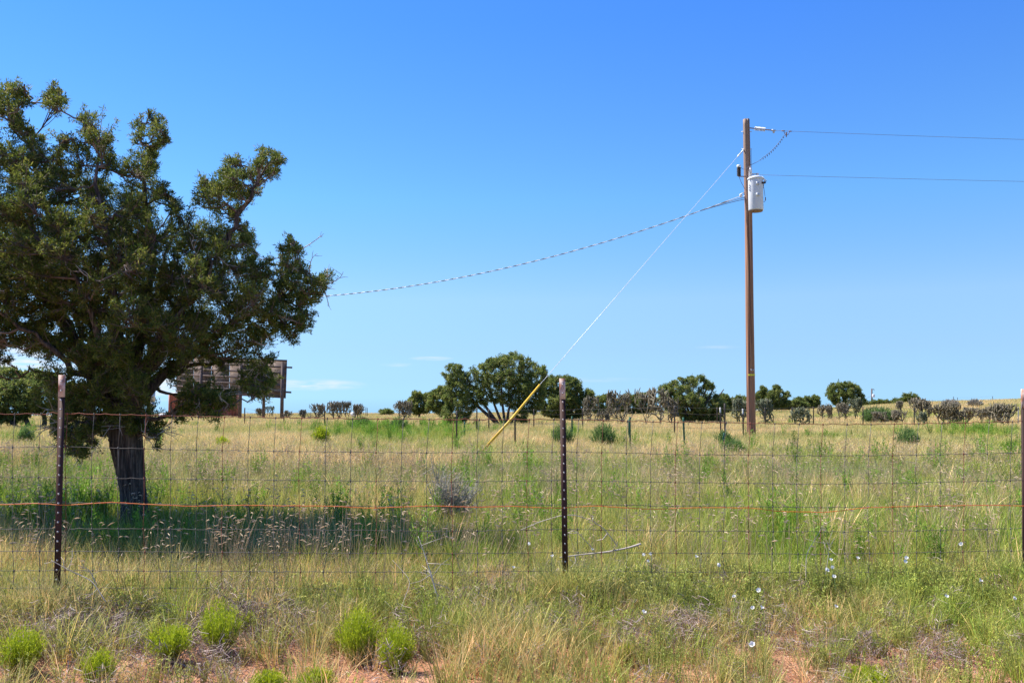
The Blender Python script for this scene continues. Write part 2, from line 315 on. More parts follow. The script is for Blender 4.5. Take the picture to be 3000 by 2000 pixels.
def juniper(name, poly, D, base, label, group=None, rmin=.1, rmax=.34, layers=1.0, blades=40, L=.045, W=.012, crad=.06, limbs=None, gaps=(),
            seed=1, tr=.13, trunk=None, depth=1.0, mat='juniper', density=1.0, bare=0, thick=1.9, nstem=5, spacing=1.15, inset=0.0, void=.0, limb_scale=1.0, extra=(), vf=2.6, rag=1.7, edge=.8):
    rs = np.random.default_rng(seed); ppm = FPX / D
    bx, by = base; B = pt(bx, by, D); B[2] = gz(B[0], B[1])
    root = empty(name, tuple(B), label, 'tree', group)
    P = np.array(poly, float); lo, hi = P.min(0), P.max(0)
    # boughs: spheres packed in the crown's volume
    area = 0.5 * abs(np.sum(P[:, 0] * np.roll(P[:, 1], -1) - P[:, 1] * np.roll(P[:, 0], -1))) / ppm ** 2
    nc = int(area * 900 * layers); cx, cy = rs.uniform(lo[0], hi[0], nc), rs.uniform(lo[1], hi[1], nc); ok = in_poly(P, cx, cy)
    for gx, gy, gr, gk in gaps: ok &= (cx - gx) ** 2 + ((cy - gy) * gk) ** 2 > gr * gr
    cx, cy = cx[ok], cy[ok]; cd = edge_dist(P, cx, cy) / ppm
    cr_ = np.clip(cd * .8, rmin, rmax) * rs.uniform(.7, 1.1, len(cx)); ok = (cd > cr_ * edge + inset); cx, cy, cd, cr_ = cx[ok], cy[ok], cd[ok], cr_[ok]
    bc = np.array([pt(a_, b_, D + c_) for a_, b_, c_, r_ in extra]).reshape(-1, 3); br = np.array([r_ for a_, b_, c_, r_ in extra], float)
    for x, y, d, r in zip(cx, cy, cd, cr_):
        T = min(thick, .95 * math.sqrt(d)) * depth
        oy = rs.uniform(-T, T); c = pt(x, y, D + oy)
        if void and .5 * vnoise(c[0] * vf + c[1] * .7, c[2] * vf, seed) + .5 * vnoise(c[1] * vf, c[2] * vf * 1.1 + c[0], seed + 5) < void: continue
        if len(br) and np.any(np.linalg.norm(bc - c, axis=1) < spacing * (.75 * np.maximum(r, br) + .3 * np.minimum(r, br))): continue
        bc = np.vstack([bc, c]); br = np.append(br, r)
    wood = MB(); twigs = MB(); dead = MB()
    # trunk and limbs
    limb_pts = []
    if limbs is None:
        limbs = []
        top = np.array([(lo[0] + hi[0]) / 2, lo[1] + .3 * (hi[1] - lo[1])])
        for k in range(nstem):
            ax = lo[0] + (k + .5 + rs.uniform(-.2, .2)) / nstem * (hi[0] - lo[0]); ay = lo[1] + rs.uniform(.2, .45) * (hi[1] - lo[1])
            mx_ = bx + (ax - bx) * rs.uniform(.35, .55); my_ = by + (ay - by) * .45
            o = rs.uniform(-.5, .5) * depth
            limbs.append(([(bx + rs.uniform(-.1, .1) * ppm, by, 0), (mx_, my_, o * .5), (ax, ay, o)], tr * rs.uniform(.6, 1), .02))
    for pts, r0, r1 in limbs:
        K = np.array([pt(p[0], p[1], D + p[2]) for p in pts]); t = np.linspace(0, len(K) - 1, 5 * (len(K) - 1) + 1)
        Q = np.stack([np.interp(t, np.arange(len(K)), K[:, q]) for q in range(3)], 1)
        for _ in range(2): Q[1:-1] = .25 * Q[:-2] + .5 * Q[1:-1] + .25 * Q[2:]
        if not (pts[0][1] == by): Q[1:-1] += rs.normal(0, .018, Q[1:-1].shape)
        else: Q[0, 2] = min(Q[0, 2], B[2]) - .05
        rr = np.linspace(r0, r1, len(Q)) * (limb_scale + (1 - limb_scale) * np.linspace(1, 0, len(Q)) ** 3); wood.tube(Q, rr, 7); limb_pts += [(q, k) for q, k in zip(Q, rr)]
    if trunk is not None:
        K = np.array([[*pt(x, y, D)] for x, y, w in trunk]); K[0, 2] = B[2] - .06
        t = np.linspace(0, len(K) - 1, 9 * (len(K) - 1)); Q = np.stack([np.interp(t, np.arange(len(K)), K[:, q]) for q in range(3)], 1)
        rr = np.interp(t, np.arange(len(K)), [w / 2 / ppm for x, y, w in trunk]); n = 40; a = np.arange(n) * 2 * math.pi / n
        V = []
        for q, k in zip(Q, rr):
            tw = q[2] * 1.1
            rad = k * (1 + .075 * np.sin(3 * a + 1 + tw) + .05 * np.sin(7 * a + tw * 2.2) + .045 * np.sin(13 * a + tw * 3) + .03 * np.sin(19 * a - tw * 2)) + rs.normal(0, .0022, n)
            V.append(np.stack([q[0] + rad * np.cos(a), q[1] + rad * np.sin(a), np.full(n, q[2])], 1))
        V = np.concatenate(V); m_ = len(Q); ii = np.arange(m_ - 1)[:, None] * n; jj = np.arange(n)[None]; kk = (jj + 1) % n
        wood.add(V, np.stack([ii + jj, ii + kk, ii + n + kk, ii + n + jj], -1).reshape(-1, 4))
    LP = np.array([q for q, k in limb_pts]); LR = np.array([k for q, k in limb_pts])
    C, O = [], []
    cen = np.mean(bc, 0)
    order = np.argsort([np.linalg.norm(LP - c, axis=1).min() for c in bc])
    for b_i in order:
        c, r = bc[b_i], br[b_i]
        dd = np.linalg.norm(LP - c, axis=1) + 1.2 * np.maximum(LP[:, 2] - c[2], 0) + .15 * (LR < .012)
        k = int(np.argmin(dd)); a = LP[k]; r0 = min(LR[k] * .7, .012 + .05 * r)
        mid = (a + c) / 2 + np.array([0, 0, -.10 * np.linalg.norm(c - a)]) + rs.normal(0, .05, 3)
        Q = bez(a, mid, c, 7); Q[1:-1] += rs.normal(0, .012, (5, 3)); rr = np.linspace(max(r0, .008), .005, 7)
        twigs.tube(Q, rr, 5, False); LP = np.concatenate([LP, Q[3:]]); LR = np.concatenate([LR, rr[3:] + .003])
        nt_ = max(4, int(density * 9 * (r / (2.5 * crad)) ** 1.9))
        d = rs.normal(size=(nt_, 3)); d /= np.linalg.norm(d, axis=1)[:, None]; rad = r * rs.uniform(.15, 1, nt_) ** .45 * np.where(rs.uniform(0, 1, nt_) < .2, rs.uniform(1.1, rag, nt_), 1.0)
        E = c + d * rad[:, None] * np.array([1, 1, 1.05]); E[:, 2] += .12 * r
        for e in E:
            s0 = Q[int(rs.integers(3, 7))]; twigs.tube(bez(s0, (s0 + e) / 2 - np.array([0, 0, .03]), e, 4), [.0045, .004, .003, .002], 3, False)
            C.append(e); C.append(s0 + (e - s0) * rs.uniform(.55, .8)); ov = e - c; ov = ov / (np.linalg.norm(ov) + 1e-6); O += [ov, ov]
    zlim = B[2] + .62 * (bc[:, 2].max() - B[2]); low_i = np.flatnonzero(LP[:, 2] < zlim)
    for _ in range(bare):
        k = low_i[rs.integers(len(low_i))]; a = LP[k]; dirn = rs.normal(size=3) * np.array([1, 1, .5]); dirn /= np.linalg.norm(dirn); ln = rs.uniform(.10, .32)
        e = a + dirn * ln; mid = (a + e) / 2 + rs.normal(0, .05, 3); Q = bez(a, mid, e, 6); dead.tube(Q, np.linspace(.005, .0018, 6), 4, False)
        for q in (2, 3, 4):
            e2 = Q[q] + (dirn + rs.normal(0, .7, 3)) * ln * .3; dead.tube([Q[q], (Q[q] + e2) / 2 + rs.normal(0, .012, 3), e2], [.003, .0022, .0012], 3, False)
    C, O = np.array(C), np.array(O)
    V, q, A = clump_quads(C, O, blades, crad, L, W, rs)
    leaf = MB().add(V, q, A)
    for mb in (wood, twigs, dead, leaf):
        mb.v = [v - B for v in mb.v]
    wood.build('trunk', M['bark'], root, True)
    cr = leaf.build('crown', M[mat], root)
    if twigs.v: tag(twigs.build('branchwork', M['twig'], cr, True), kind='stuff')
    if dead.v: tag(dead.build('dead_twigwork', M['dead_twig'], cr, True), kind='stuff')
    print(name, 'boughs', len(bc), 'clumps', len(C), 'quads', len(q))
    return root

DT = 7.7
main_poly = [(0, 245), (45, 226), (88, 250), (90, 300), (82, 350), (100, 380), (112, 340), (115, 268), (158, 236), (204, 270), (202, 330), (196, 385), (215, 400), (228, 345), (262, 299), (330, 340), (345, 400), (352, 470), (375, 455), (378, 350), (430, 320), (475, 342), (512, 378),
             (500, 425), (462, 458), (480, 500), (500, 560), (530, 580), (556, 520), (590, 470), (622, 515), (640, 480), (690, 426), (716, 475), (730, 470), (755, 418), (806, 424), (838, 475), (810, 530),
             (770, 570), (715, 620), (735, 650), (752, 700), (790, 745), (850, 688), (886, 702), (890, 760), (908, 812), (985, 790), (968, 850), (926, 890), (930, 930), (895, 955), (906, 985), (850, 1014),
             (800, 1002), (752, 1022), (815, 1040), (826, 1110), (795, 1170), (745, 1170), (708, 1145), (694, 1200), (645, 1236), (600, 1195), (562, 1242), (505, 1232), (482, 1285), (450, 1332), (424, 1292),
             (330, 1285), (280, 1318), (238, 1352), (200, 1335), (162, 1290), (150, 1230), (120, 1120), (40, 1120), (0, 1080), (-180, 1130), (-380, 1030), (-470, 820), (-400, 610), (-270, 430), (-110, 300)]
gaps = [(480, 1148, 68, 1), (585, 1092, 78, 1.25), (650, 1105, 50, 1.1), (700, 1120, 26, 1), (345, 590, 30, .6), (415, 610, 16, .8), (150, 455, 22, .7), (95, 330, 20, .7), (270, 500, 16, .7), (605, 625, 26, .8), (700, 640, 16, 1), (200, 560, 12, 1), (30, 735, 22, 2), (80, 1070, 42, 1),
        (500, 560, 14, 1), (30, 560, 14, 1), (285, 935, 22, 1), (560, 950, 10, 1), (780, 640, 14, 1), (820, 760, 16, 1), (640, 870, 9, 1), (410, 1120, 20, 1), (720, 1010, 18, 1.4), (215, 890, 10, 1), (520, 1075, 14, 1), (640, 1080, 10, 1),(395,1330,75,1)]
extra = [(935, 832, .2, .08), (965, 812, .2, .05), (905, 800, .15, .09), (872, 740, .1, .09), (850, 715, .1, .07), (862, 825, .1, .12), (905, 880, .2, .10), (885, 955, .25, .09), (850, 995, .2, .07), (760, 800, -.2, .15), (700, 780, -.3, .14), (640, 705, -.3, .14), (560, 720, -.2, .15), (730, 860, .1, .16), (650, 830, -.4, .15), (780, 985, .3, .13), (520, 1185, -.35, .06), (548, 1160, -.4, .08), (592, 1182, -.45, .08), (640, 1160, -.5, .08), (672, 1185, -.5, .07), (605, 1215, -.45, .05), (230, 1160, -.3, .17), (180, 1200, -.4, .14), (270, 1210, -.3, .16), (210, 1260, -.45, .13), (265, 1275, -.3, .12), (225, 1320, -.45, .09), (180, 1290, -.4, .08), (315, 1245, -.25, .13), (300, 1150, -.4, .18), (350, 1220, -.3, .12), (390, 1170, -.35, .15), (390, 1250, -.25, .09),
         (455, 1275, -.3, .06), (455, 1305, -.3, .05), (500, 1210, -.3, .06), (525, 1225, -.35, .06), (560, 1200, -.4, .09), (570, 1150, -.45, .12), (620, 1180, -.5, .09), (640, 1215, -.5, .06), (705, 1050, .2, .13), (760, 1080, .5, .14), (790, 1110, .6, .10), (770, 1150, .6, .09), (730, 1120, .5, .13), 
         (840, 960, .2, .14), (790, 930, .1, .16), (730, 960, .2, .16), (870, 900, .2, .12), (690, 890, -.2, .17), (820, 870, 0, .14), (610, 960, -.3, .17), (480, 1010, -.4, .17), (400, 1080, -.4, .16), (250, 1060, -.4, .18), (160, 1110, -.4, .16), (150, 1010, -.3, .18), (330, 1050, -.5, .17)]
limbs = [
    ([(340, 1200, 0), (275, 1090, .15), (180, 1010, .35), (60, 950, .5), (-120, 900, .6)], .10, .03),
    ([(335, 1190, 0), (285, 1000, .2), (205, 800, .4), (120, 560, .45), (60, 340, .4)], .095, .014),
    ([(345, 1200, 0), (340, 980, -.25), (325, 800, -.45), (310, 640, -.5), (265, 400, -.35)], .085, .014),
    ([(350, 1180, 0), (420, 960, .2), (452, 770, .25), (425, 590, .15), (432, 420, .1)], .085, .016),
    ([(365, 1190, 0), (470, 1010, -.1), (575, 820, -.25), (665, 710, -.3), (735, 570, -.25), (785, 480, -.2)], .09, .012),
    ([(375, 1200, 0), (520, 1060, .1), (680, 950, .2), (815, 880, .25), (950, 830, .2)], .075, .010),
    ([(375, 1190, 0), (500, 1085, .35), (640, 1055, .6), (780, 1080, .7)], .05, .012),
    ([(410, 1235, -.12), (490, 1215, -.3), (555, 1170, -.45), (600, 1130, -.5)], .024, .010),
    ([(335, 1240, -.1), (250, 1235, -.35), (185, 1270, -.5)], .028, .010),
    ([(320, 1150, 0), (150, 900, .1), (0, 700, .15), (-150, 500, .1)], .07, .016),
    ([(345, 1170, -.05), (300, 1010, -.4), (235, 850, -.6), (190, 700, -.7)], .06, .014),
    ([(360, 1170, -.05), (470, 990, -.4), (560, 880, -.6), (620, 760, -.6)], .055, .014),
    ([(355, 1170, .05), (430, 960, .8), (480, 780, 1.2), (520, 600, 1.1)], .055, .014),
    ([(335, 1170, .05), (200, 960, .8), (110, 760, 1.2), (90, 560, 1.1)], .055, .014),
    ([(330, 1180, -.05), (200, 1060, -.3), (60, 960, -.5), (-90, 850, -.6)], .05, .014),
    ([(330, 1215, -.05), (220, 1130, .2), (110, 1085, .3), (20, 1110, .4)], .03, .010),
    ([(400, 1260, -.1), (440, 1265, -.25), (462, 1290, -.3)], .016, .008),
]
juniper('juniper_tree', main_poly, DT, (392, 1545), 'large spreading juniper tree with thick bare trunk behind the wire fence', rmin=.05, rmax=.19, layers=2.6, spacing=1.5, inset=.012, void=.388, density=.76, vf=3.2, limb_scale=.6, extra=extra, L=.035, W=.0078, crad=.030, limbs=limbs, gaps=gaps, seed=11,
        trunk=[(396, 1565, 96), (394, 1530, 78), (393, 1490, 69), (389, 1430, 67), (381, 1370, 76), (373, 1310, 85), (366, 1255, 92), (356, 1205, 90), (348, 1170, 70)], bare=220, thick=1.0, blades=23)

# ------------------------------------------------------------------ other junipers
def dome(cx, top, w, base, seed, lob=7, flat=.25):
    rs = np.random.default_rng(seed); a = np.linspace(0, 2 * math.pi, 40, endpoint=False); cy = (top + base) / 2
    r = 1 + .16 * np.sin(lob * a + rs.uniform(0, 6)) + .12 * np.sin((lob * 2 + 1) * a + rs.uniform(0, 6)) + rs.normal(0, .06, 40)
    x = cx + w / 2 * r * np.cos(a); y = cy - (base - top) / 2 * r * np.sin(a)
    return list(zip(x, np.where(y > base - flat * (base - top), base - flat * (base - top) * .6 + (y - base) * .2, y)))
def Dof(py): return CAMZ * FPX / (py - HOR)
pA = [(1292, 1095), (1305, 1072), (1330, 1066), (1350, 1075), (1362, 1100), (1385, 1075), (1400, 1078), (1420, 1060), (1440, 1048), (1455, 1052), (1480, 1042), (1505, 1030), (1520, 1042), (1545, 1040), (1570, 1048), (1582, 1070), (1598, 1082),
      (1602, 1110), (1590, 1130), (1600, 1165), (1585, 1195), (1560, 1215), (1545, 1238), (1515, 1235), (1500, 1200), (1440, 1178), (1420, 1190), (1400, 1185), (1380, 1215), (1355, 1250), (1320, 1252), (1300, 1235), (1290, 1210), (1310, 1190), (1295, 1165), (1312, 1150), (1298, 1135), (1320, 1125)]
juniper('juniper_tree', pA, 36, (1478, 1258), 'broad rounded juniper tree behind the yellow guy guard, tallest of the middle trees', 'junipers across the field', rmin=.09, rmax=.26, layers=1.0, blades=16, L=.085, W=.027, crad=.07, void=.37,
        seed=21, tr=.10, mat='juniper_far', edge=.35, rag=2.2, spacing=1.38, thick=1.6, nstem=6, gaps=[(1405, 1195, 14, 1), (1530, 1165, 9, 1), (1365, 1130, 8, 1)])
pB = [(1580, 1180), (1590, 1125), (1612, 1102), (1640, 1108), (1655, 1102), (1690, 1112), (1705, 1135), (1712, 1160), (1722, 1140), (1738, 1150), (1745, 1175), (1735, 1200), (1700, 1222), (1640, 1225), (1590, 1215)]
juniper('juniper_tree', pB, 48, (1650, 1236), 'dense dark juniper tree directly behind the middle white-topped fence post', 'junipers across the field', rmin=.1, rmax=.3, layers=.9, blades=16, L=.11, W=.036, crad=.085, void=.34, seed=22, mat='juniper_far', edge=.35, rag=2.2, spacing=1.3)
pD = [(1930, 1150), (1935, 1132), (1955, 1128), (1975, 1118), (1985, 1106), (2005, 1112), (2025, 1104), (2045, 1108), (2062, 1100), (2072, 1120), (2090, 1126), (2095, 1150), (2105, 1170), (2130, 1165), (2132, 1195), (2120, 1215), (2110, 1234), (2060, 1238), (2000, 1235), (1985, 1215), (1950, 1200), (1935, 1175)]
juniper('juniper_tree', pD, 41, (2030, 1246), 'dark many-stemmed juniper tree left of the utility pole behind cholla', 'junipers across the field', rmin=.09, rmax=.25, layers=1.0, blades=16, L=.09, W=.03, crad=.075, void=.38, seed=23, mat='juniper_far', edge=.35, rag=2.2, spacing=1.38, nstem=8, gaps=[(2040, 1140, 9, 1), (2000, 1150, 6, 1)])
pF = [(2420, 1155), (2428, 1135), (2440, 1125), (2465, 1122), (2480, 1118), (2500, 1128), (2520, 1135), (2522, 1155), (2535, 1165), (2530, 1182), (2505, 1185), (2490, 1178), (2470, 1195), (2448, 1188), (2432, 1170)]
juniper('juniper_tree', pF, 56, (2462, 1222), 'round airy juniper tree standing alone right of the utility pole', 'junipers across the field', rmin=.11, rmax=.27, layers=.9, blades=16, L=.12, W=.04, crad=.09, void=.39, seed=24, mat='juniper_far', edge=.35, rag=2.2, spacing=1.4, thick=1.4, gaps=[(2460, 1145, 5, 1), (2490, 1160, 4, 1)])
pL = [(-160, 1130), (-60, 1090), (20, 1078), (60, 1095), (110, 1085), (165, 1105), (215, 1130), (225, 1180), (170, 1205), (90, 1212), (60, 1235), (-20, 1240), (-90, 1225), (-170, 1200)]
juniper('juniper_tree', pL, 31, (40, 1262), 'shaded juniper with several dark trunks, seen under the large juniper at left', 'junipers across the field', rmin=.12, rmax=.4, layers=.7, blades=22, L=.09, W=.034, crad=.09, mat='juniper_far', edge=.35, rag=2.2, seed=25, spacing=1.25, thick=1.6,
        limbs=[([(90, 1262, 0), (70, 1215, 0), (20, 1160, .2), (-60, 1120, .3)], .1, .03), ([(130, 1264, .2), (130, 1205, .2), (110, 1140, .2)], .1, .03), ([(148, 1264, -.2), (155, 1205, -.2), (180, 1140, -.2)], .08, .03), ([(164, 1262, .1), (166, 1200, .1), (200, 1150, .2)], .08, .03), ([(60, 1262, -.1), (0, 1200, -.3), (-100, 1160, -.5)], .08, .03)])
far_trees = [  # px centre, top, width, base, D, label
    (1228, 1150, 66, 1216, 64, 'low dark juniper at the left end of the middle tree group'),
    (1292, 1138, 76, 1214, 60, 'small juniper between the low dark juniper and the broad rounded one'),
    (1768, 1160, 72, 1216, 70, 'little dark juniper just right of the dense juniper behind the middle post'),
    (1862, 1156, 130, 1216, 74, 'small green juniper behind the two leafy-tipped chollas'),
    (2118, 1160, 60, 1214, 78, 'narrow juniper tucked behind the right side of the many-stemmed juniper'),
    (2172, 1162, 84, 1210, 82, 'small juniper seen just left of the utility pole'),
    (2262, 1134, 100, 1200, 78, 'bushy bright green juniper just right of the utility pole'),
    (2318, 1174, 100, 1206, 84, 'low juniper clump right of the bushy bright green juniper'),
    (2358, 1164, 58, 1204, 86, 'small pointed juniper between low clump and narrow spire juniper'),
    (2390, 1160, 24, 1200, 86, 'narrow spire-shaped juniper left of the round airy juniper'),
    (2570, 1174, 110, 1196, 88, 'low far juniper strip below the distant utility pole'),
    (2618, 1166, 46, 1196, 88, 'small far juniper right of the distant utility pole'),
    (2665, 1156, 58, 1200, 86, 'small rounded juniper on the skyline above the tall cholla'),
    (1128, 1198, 46, 1222, 84, 'tiny blue-grey juniper bush on the skyline left of the middle tree group'),
]
for k, (cx, top, w, base, D, lab) in enumerate(far_trees):
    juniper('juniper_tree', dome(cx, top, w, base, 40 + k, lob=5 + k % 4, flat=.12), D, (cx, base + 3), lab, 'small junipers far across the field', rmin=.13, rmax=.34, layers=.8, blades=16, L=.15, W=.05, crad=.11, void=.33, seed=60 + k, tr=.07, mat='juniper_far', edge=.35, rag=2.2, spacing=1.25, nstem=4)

# ------------------------------------------------------------------ cholla cacti
def cholla_mesh(seed, h, w, n0=6, mat='cholla'):
    rs = np.random.default_rng(seed); mb = MB()
    def seg(a, d, l, r):
        b = a + d * l; t = np.clip(rs.normal(.5, .2), 0, 1)
        mb.tube([a, a + d * l * .25, a + d * l * .75, b], [r * .75, r, r * .95, r * .45], 5, True, np.array([t, .5])); return b
    def grow(a, d, lv, top):
        l = h * rs.uniform(.15, .24) if lv else h * rs.uniform(.26, .38); r = max(.012, .017 * (h ** .4)) * (1.15 if lv == 0 else 1)
        b = seg(a, d, l, r)
        if lv >= 5 or b[2] > h * .98: return
        for _ in range(rs.integers(2, 4) if lv < 2 else rs.integers(1, 4)):
            nd = d * .7 + rs.normal(0, .5, 3) + np.array([0, 0, .45]); nd /= np.linalg.norm(nd)
            if abs(b[0]) > w * .5 and nd[0] * b[0] > 0: nd[0] *= -.3
            if abs(b[1]) > w * .5 and nd[1] * b[1] > 0: nd[1] *= -.3
            grow(b + rs.normal(0, .006, 3), nd / np.linalg.norm(nd), lv + 1, top)
    for _ in range(n0):
        a = rs.uniform(0, 6.28); s_ = rs.uniform(.3, 1.1) * w / h; d = np.array([math.cos(a) * s_, math.sin(a) * s_, 1.0]); d /= np.linalg.norm(d)
        grow(np.array([math.cos(a), math.sin(a), 0]) * .05 - np.array([0, 0, .03]), d, 0, h)
    return mb
CH = [  # px, top, width, base, label, green?
    (925, 1188, 46, 1226, 'leftmost rounded grey cholla right of the billboard', 0), (982, 1183, 46, 1228, 'bushy dark cholla, second in the row right of the billboard', 0), (1018, 1183, 16, 1226, 'slim upright cholla left of the white tank', 0),
    (1050, 1190, 30, 1228, 'leaning open cholla beside the white tank', 0), (1178, 1182, 52, 1230, 'spreading cholla at the left edge of the middle tree group', 0),
    (788, 1193, 26, 1220, 'small round cholla between the two right legs of the billboard', 1), (757, 1199, 18, 1221, 'small cholla left of the round one under the billboard', 0), (846, 1205, 22, 1224, 'low cholla at the foot of the billboard right leg', 0), (886, 1204, 16, 1226, 'tiny sparse cholla left of the rounded grey one', 0),
    (1735, 1172, 34, 1232, 'brown cholla beside the dense juniper right of the middle post', 0), (1768, 1205, 32, 1232, 'low bare cholla left of the big leafy-tipped one', 0), (1815, 1155, 70, 1238, 'largest pale cholla bush left of the many-stemmed juniper', 0), (1888, 1150, 42, 1242, 'tall vase-shaped cholla with bare dark stems', 0), (1928, 1148, 44, 1244, 'tall cholla touching the many-stemmed juniper', 0), (1968, 1178, 24, 1242, 'thin cholla in front of the many-stemmed juniper', 0),
    (2168, 1176, 42, 1242, 'pale cholla just left of the utility pole foot', 1), (2234, 1178, 46, 1240, 'pale cholla just right of the utility pole foot', 1), (2344, 1200, 50, 1244, 'small round grey-green cholla standing alone right of the pole', 1),
    (2418, 1190, 32, 1226, 'dark small cholla below the left side of the round airy juniper', 0), (2466, 1186, 30, 1226, 'brownish bare cholla under the round airy juniper', 0), (2500, 1174, 42, 1224, 'leafy pale cholla under the right side of the round airy juniper', 1),
    (2578, 1210, 46, 1234, 'low cholla in front of the bright green bushes', 0), (2638, 1206, 40, 1236, 'low spreading cholla right of the bright green bushes', 0), (2636, 1180, 14, 1210, 'thin tall cholla stalk behind the low spreading one', 0), (2680, 1174, 58, 1222, 'large pale cholla under the skyline juniper', 0),
    (2698, 1212, 28, 1242, 'small green-grey cholla in front of the large pale one', 1), (2717, 1180, 14, 1222, 'single tall cholla stem right of the large pale one', 0), (2765, 1186, 84, 1242, 'widest vase-shaped cholla on the right', 0), (2812, 1207, 32, 1240, 'low sparse cholla right of the widest one', 0),
    (2845, 1200, 34, 1236, 'medium cholla left of the fan-shaped one', 0), (2886, 1197, 46, 1230, 'fan-shaped cholla second from the right edge', 0), (2955, 1189, 78, 1244, 'dense broad cholla nearest the right edge post', 0),
]
for k, (cx, top, w, base, lab, grn) in enumerate(CH):
    p = hitc(cx, base); D = p[1]; h = max(.35, pt(cx, top, D)[2] - p[2]); ww = w / FPX * D * .8
    dead_bush = cholla_mesh(100 + k, h, ww, n0=max(2, int(1.5 + 4 * ww / h)))
    o = dead_bush.build('cholla_cactus', M['green_cholla' if grn else 'cholla']); o.location = (p[0], p[1], gz(p[0], p[1]))
    tag(o, lab, 'cactus', 'cholla cacti across the field')

# ------------------------------------------------------------------ shrubs
def shrub_mesh(seed, h, w, n=260, L=.05, Wd=.006, tipdense=True, up=.8, flat=.0):
    """broom-like bush: fine upright stems from a crown of roots, tufted at the rounded top"""
    rs = np.random.default_rng(seed); mb = MB(); a = rs.uniform(0, 6.28, n); q = np.sqrt(rs.uniform(0, 1, n))
    ex, ey = w / 2 * q * np.cos(a), w / 2 * q * np.sin(a); lobe = 1 + .16 * np.sin(a * rs.integers(2, 5) + rs.uniform(0, 6)) * q + .10 * np.sin(a * rs.integers(5, 9) + rs.uniform(0, 6)) * q
    ex, ey = ex * lobe, ey * lobe; ez = h * (np.sqrt(np.clip(1 - (q * .9) ** 2, .05, 1)) * (1 - flat) + flat) * np.where(rs.uniform(0, 1, n) < .4, rs.uniform(.45, .9, n), rs.uniform(.82, 1.08, n)) * (.85 + .15 * lobe)
    E = np.stack([ex, ey, ez], 1); B0 = np.stack([ex * .18, ey * .18, np.full(n, -.01)], 1); Mi = (B0 + E) / 2 + np.stack([ex * .12, ey * .12, h * .02 + np.zeros(n)], 1)
    side = rs.normal(size=(n, 3)) * np.array([1, 1, .15]); side /= np.linalg.norm(side, axis=1)[:, None]
    sw = Wd * .35
    V = np.stack([B0 - side * sw, B0 + side * sw, Mi + side * sw, Mi - side * sw, E], 1); t = np.clip(rs.normal(.4, .2, n), 0, 1)
    hh = np.array([0, 0, .4, .4, .85]); A = np.stack([np.repeat(t, 5), np.tile(hh, n)], 1); k = np.arange(n)[:, None] * 5
    mb.add(V.reshape(-1, 3), [k + np.array([0, 1, 2, 3]), k + np.array([3, 2, 4])], A)
    # leaves and flower tips along the upper half of every stem
    m = 9; T = rs.uniform(.38, 1.0, (n, m)) ** .75; P = (1 - T)[..., None] ** 2 * B0[:, None] + (2 * T * (1 - T))[..., None] * Mi[:, None] + (T ** 2)[..., None] * E[:, None]
    d = rs.normal(size=(n, m, 3)) * .55 + (E - B0)[:, None] / np.linalg.norm(E - B0, axis=1)[:, None, None]; d[..., 2] += up * .5; d /= np.linalg.norm(d, axis=2)[..., None]
    s_ = np.cross(d, rs.normal(size=(n, m, 3))); s_ /= np.linalg.norm(s_, axis=2)[..., None] + 1e-9; l = L * rs.uniform(.5, 1.2, (n, m, 1)); w_ = Wd * rs.uniform(.6, 1.2, (n, m, 1))
    V = np.stack([P, P + d * l * .5 + s_ * w_ * .5, P + d * l, P + d * l * .5 - s_ * w_ * .5], 2); t = np.clip(rs.normal(.5, .2, (n, m)), 0, 1)
    A = np.stack([np.repeat(t.ravel(), 4), np.repeat(np.clip(T, 0, 1).ravel(), 4)], 1); k = np.arange(n * m)[:, None] * 4 + np.arange(4)
    mb.add(V.reshape(-1, 3), k, A); return mb
SN_POS = []
SN = [  # px, top, base, width, label
    (644, 1762, 1915, 138, 'tallest bright green snakeweed bush in the left foreground'), (730, 1800, 1862, 40, 'small green snakeweed sprig right of the tallest bush'), (500, 1838, 1925, 150, 'low wide yellow-green snakeweed left of the tallest bush'),
    (60, 1848, 1985, 132, 'round green snakeweed bush at the lower left corner'), (287, 1915, 2020, 96, 'small snakeweed bush between the corner bush and the low wide one'), (1046, 1788, 1940, 140, 'large green snakeweed bush right of the bare soil patch'), (1160, 1840, 1975, 118, 'pale green snakeweed bush touching the large one on its right'),
    (785, 1972, 2040, 96, 'snakeweed top cut by the bottom edge, left of two'), (925, 1968, 2040, 96, 'snakeweed top cut by the bottom edge, right of two'), (2545, 1958, 2040, 140, 'bright snakeweed top at the bottom edge on the right'), (1835, 1895, 1945, 52, 'small bright snakeweed tuft in the grass below the middle post')]
for k, (cx, top, base, w, lab) in enumerate(SN):
    p = hit(cx, base); D = p[1]; h = (base - top) / FPX * D * 1.03; ww = w / FPX * D
    SN_POS.append((p[0], p[1], ww / 2))
    o = shrub_mesh(200 + k, h, ww, 360 if w > 80 else 140, .019, .0036, flat=.32).build('snakeweed_bush', M['snakeweed']); o.location = (p[0], p[1], gz(p[0], p[1]))
    tag(o, lab, 'bush', 'snakeweed bushes in the foreground')
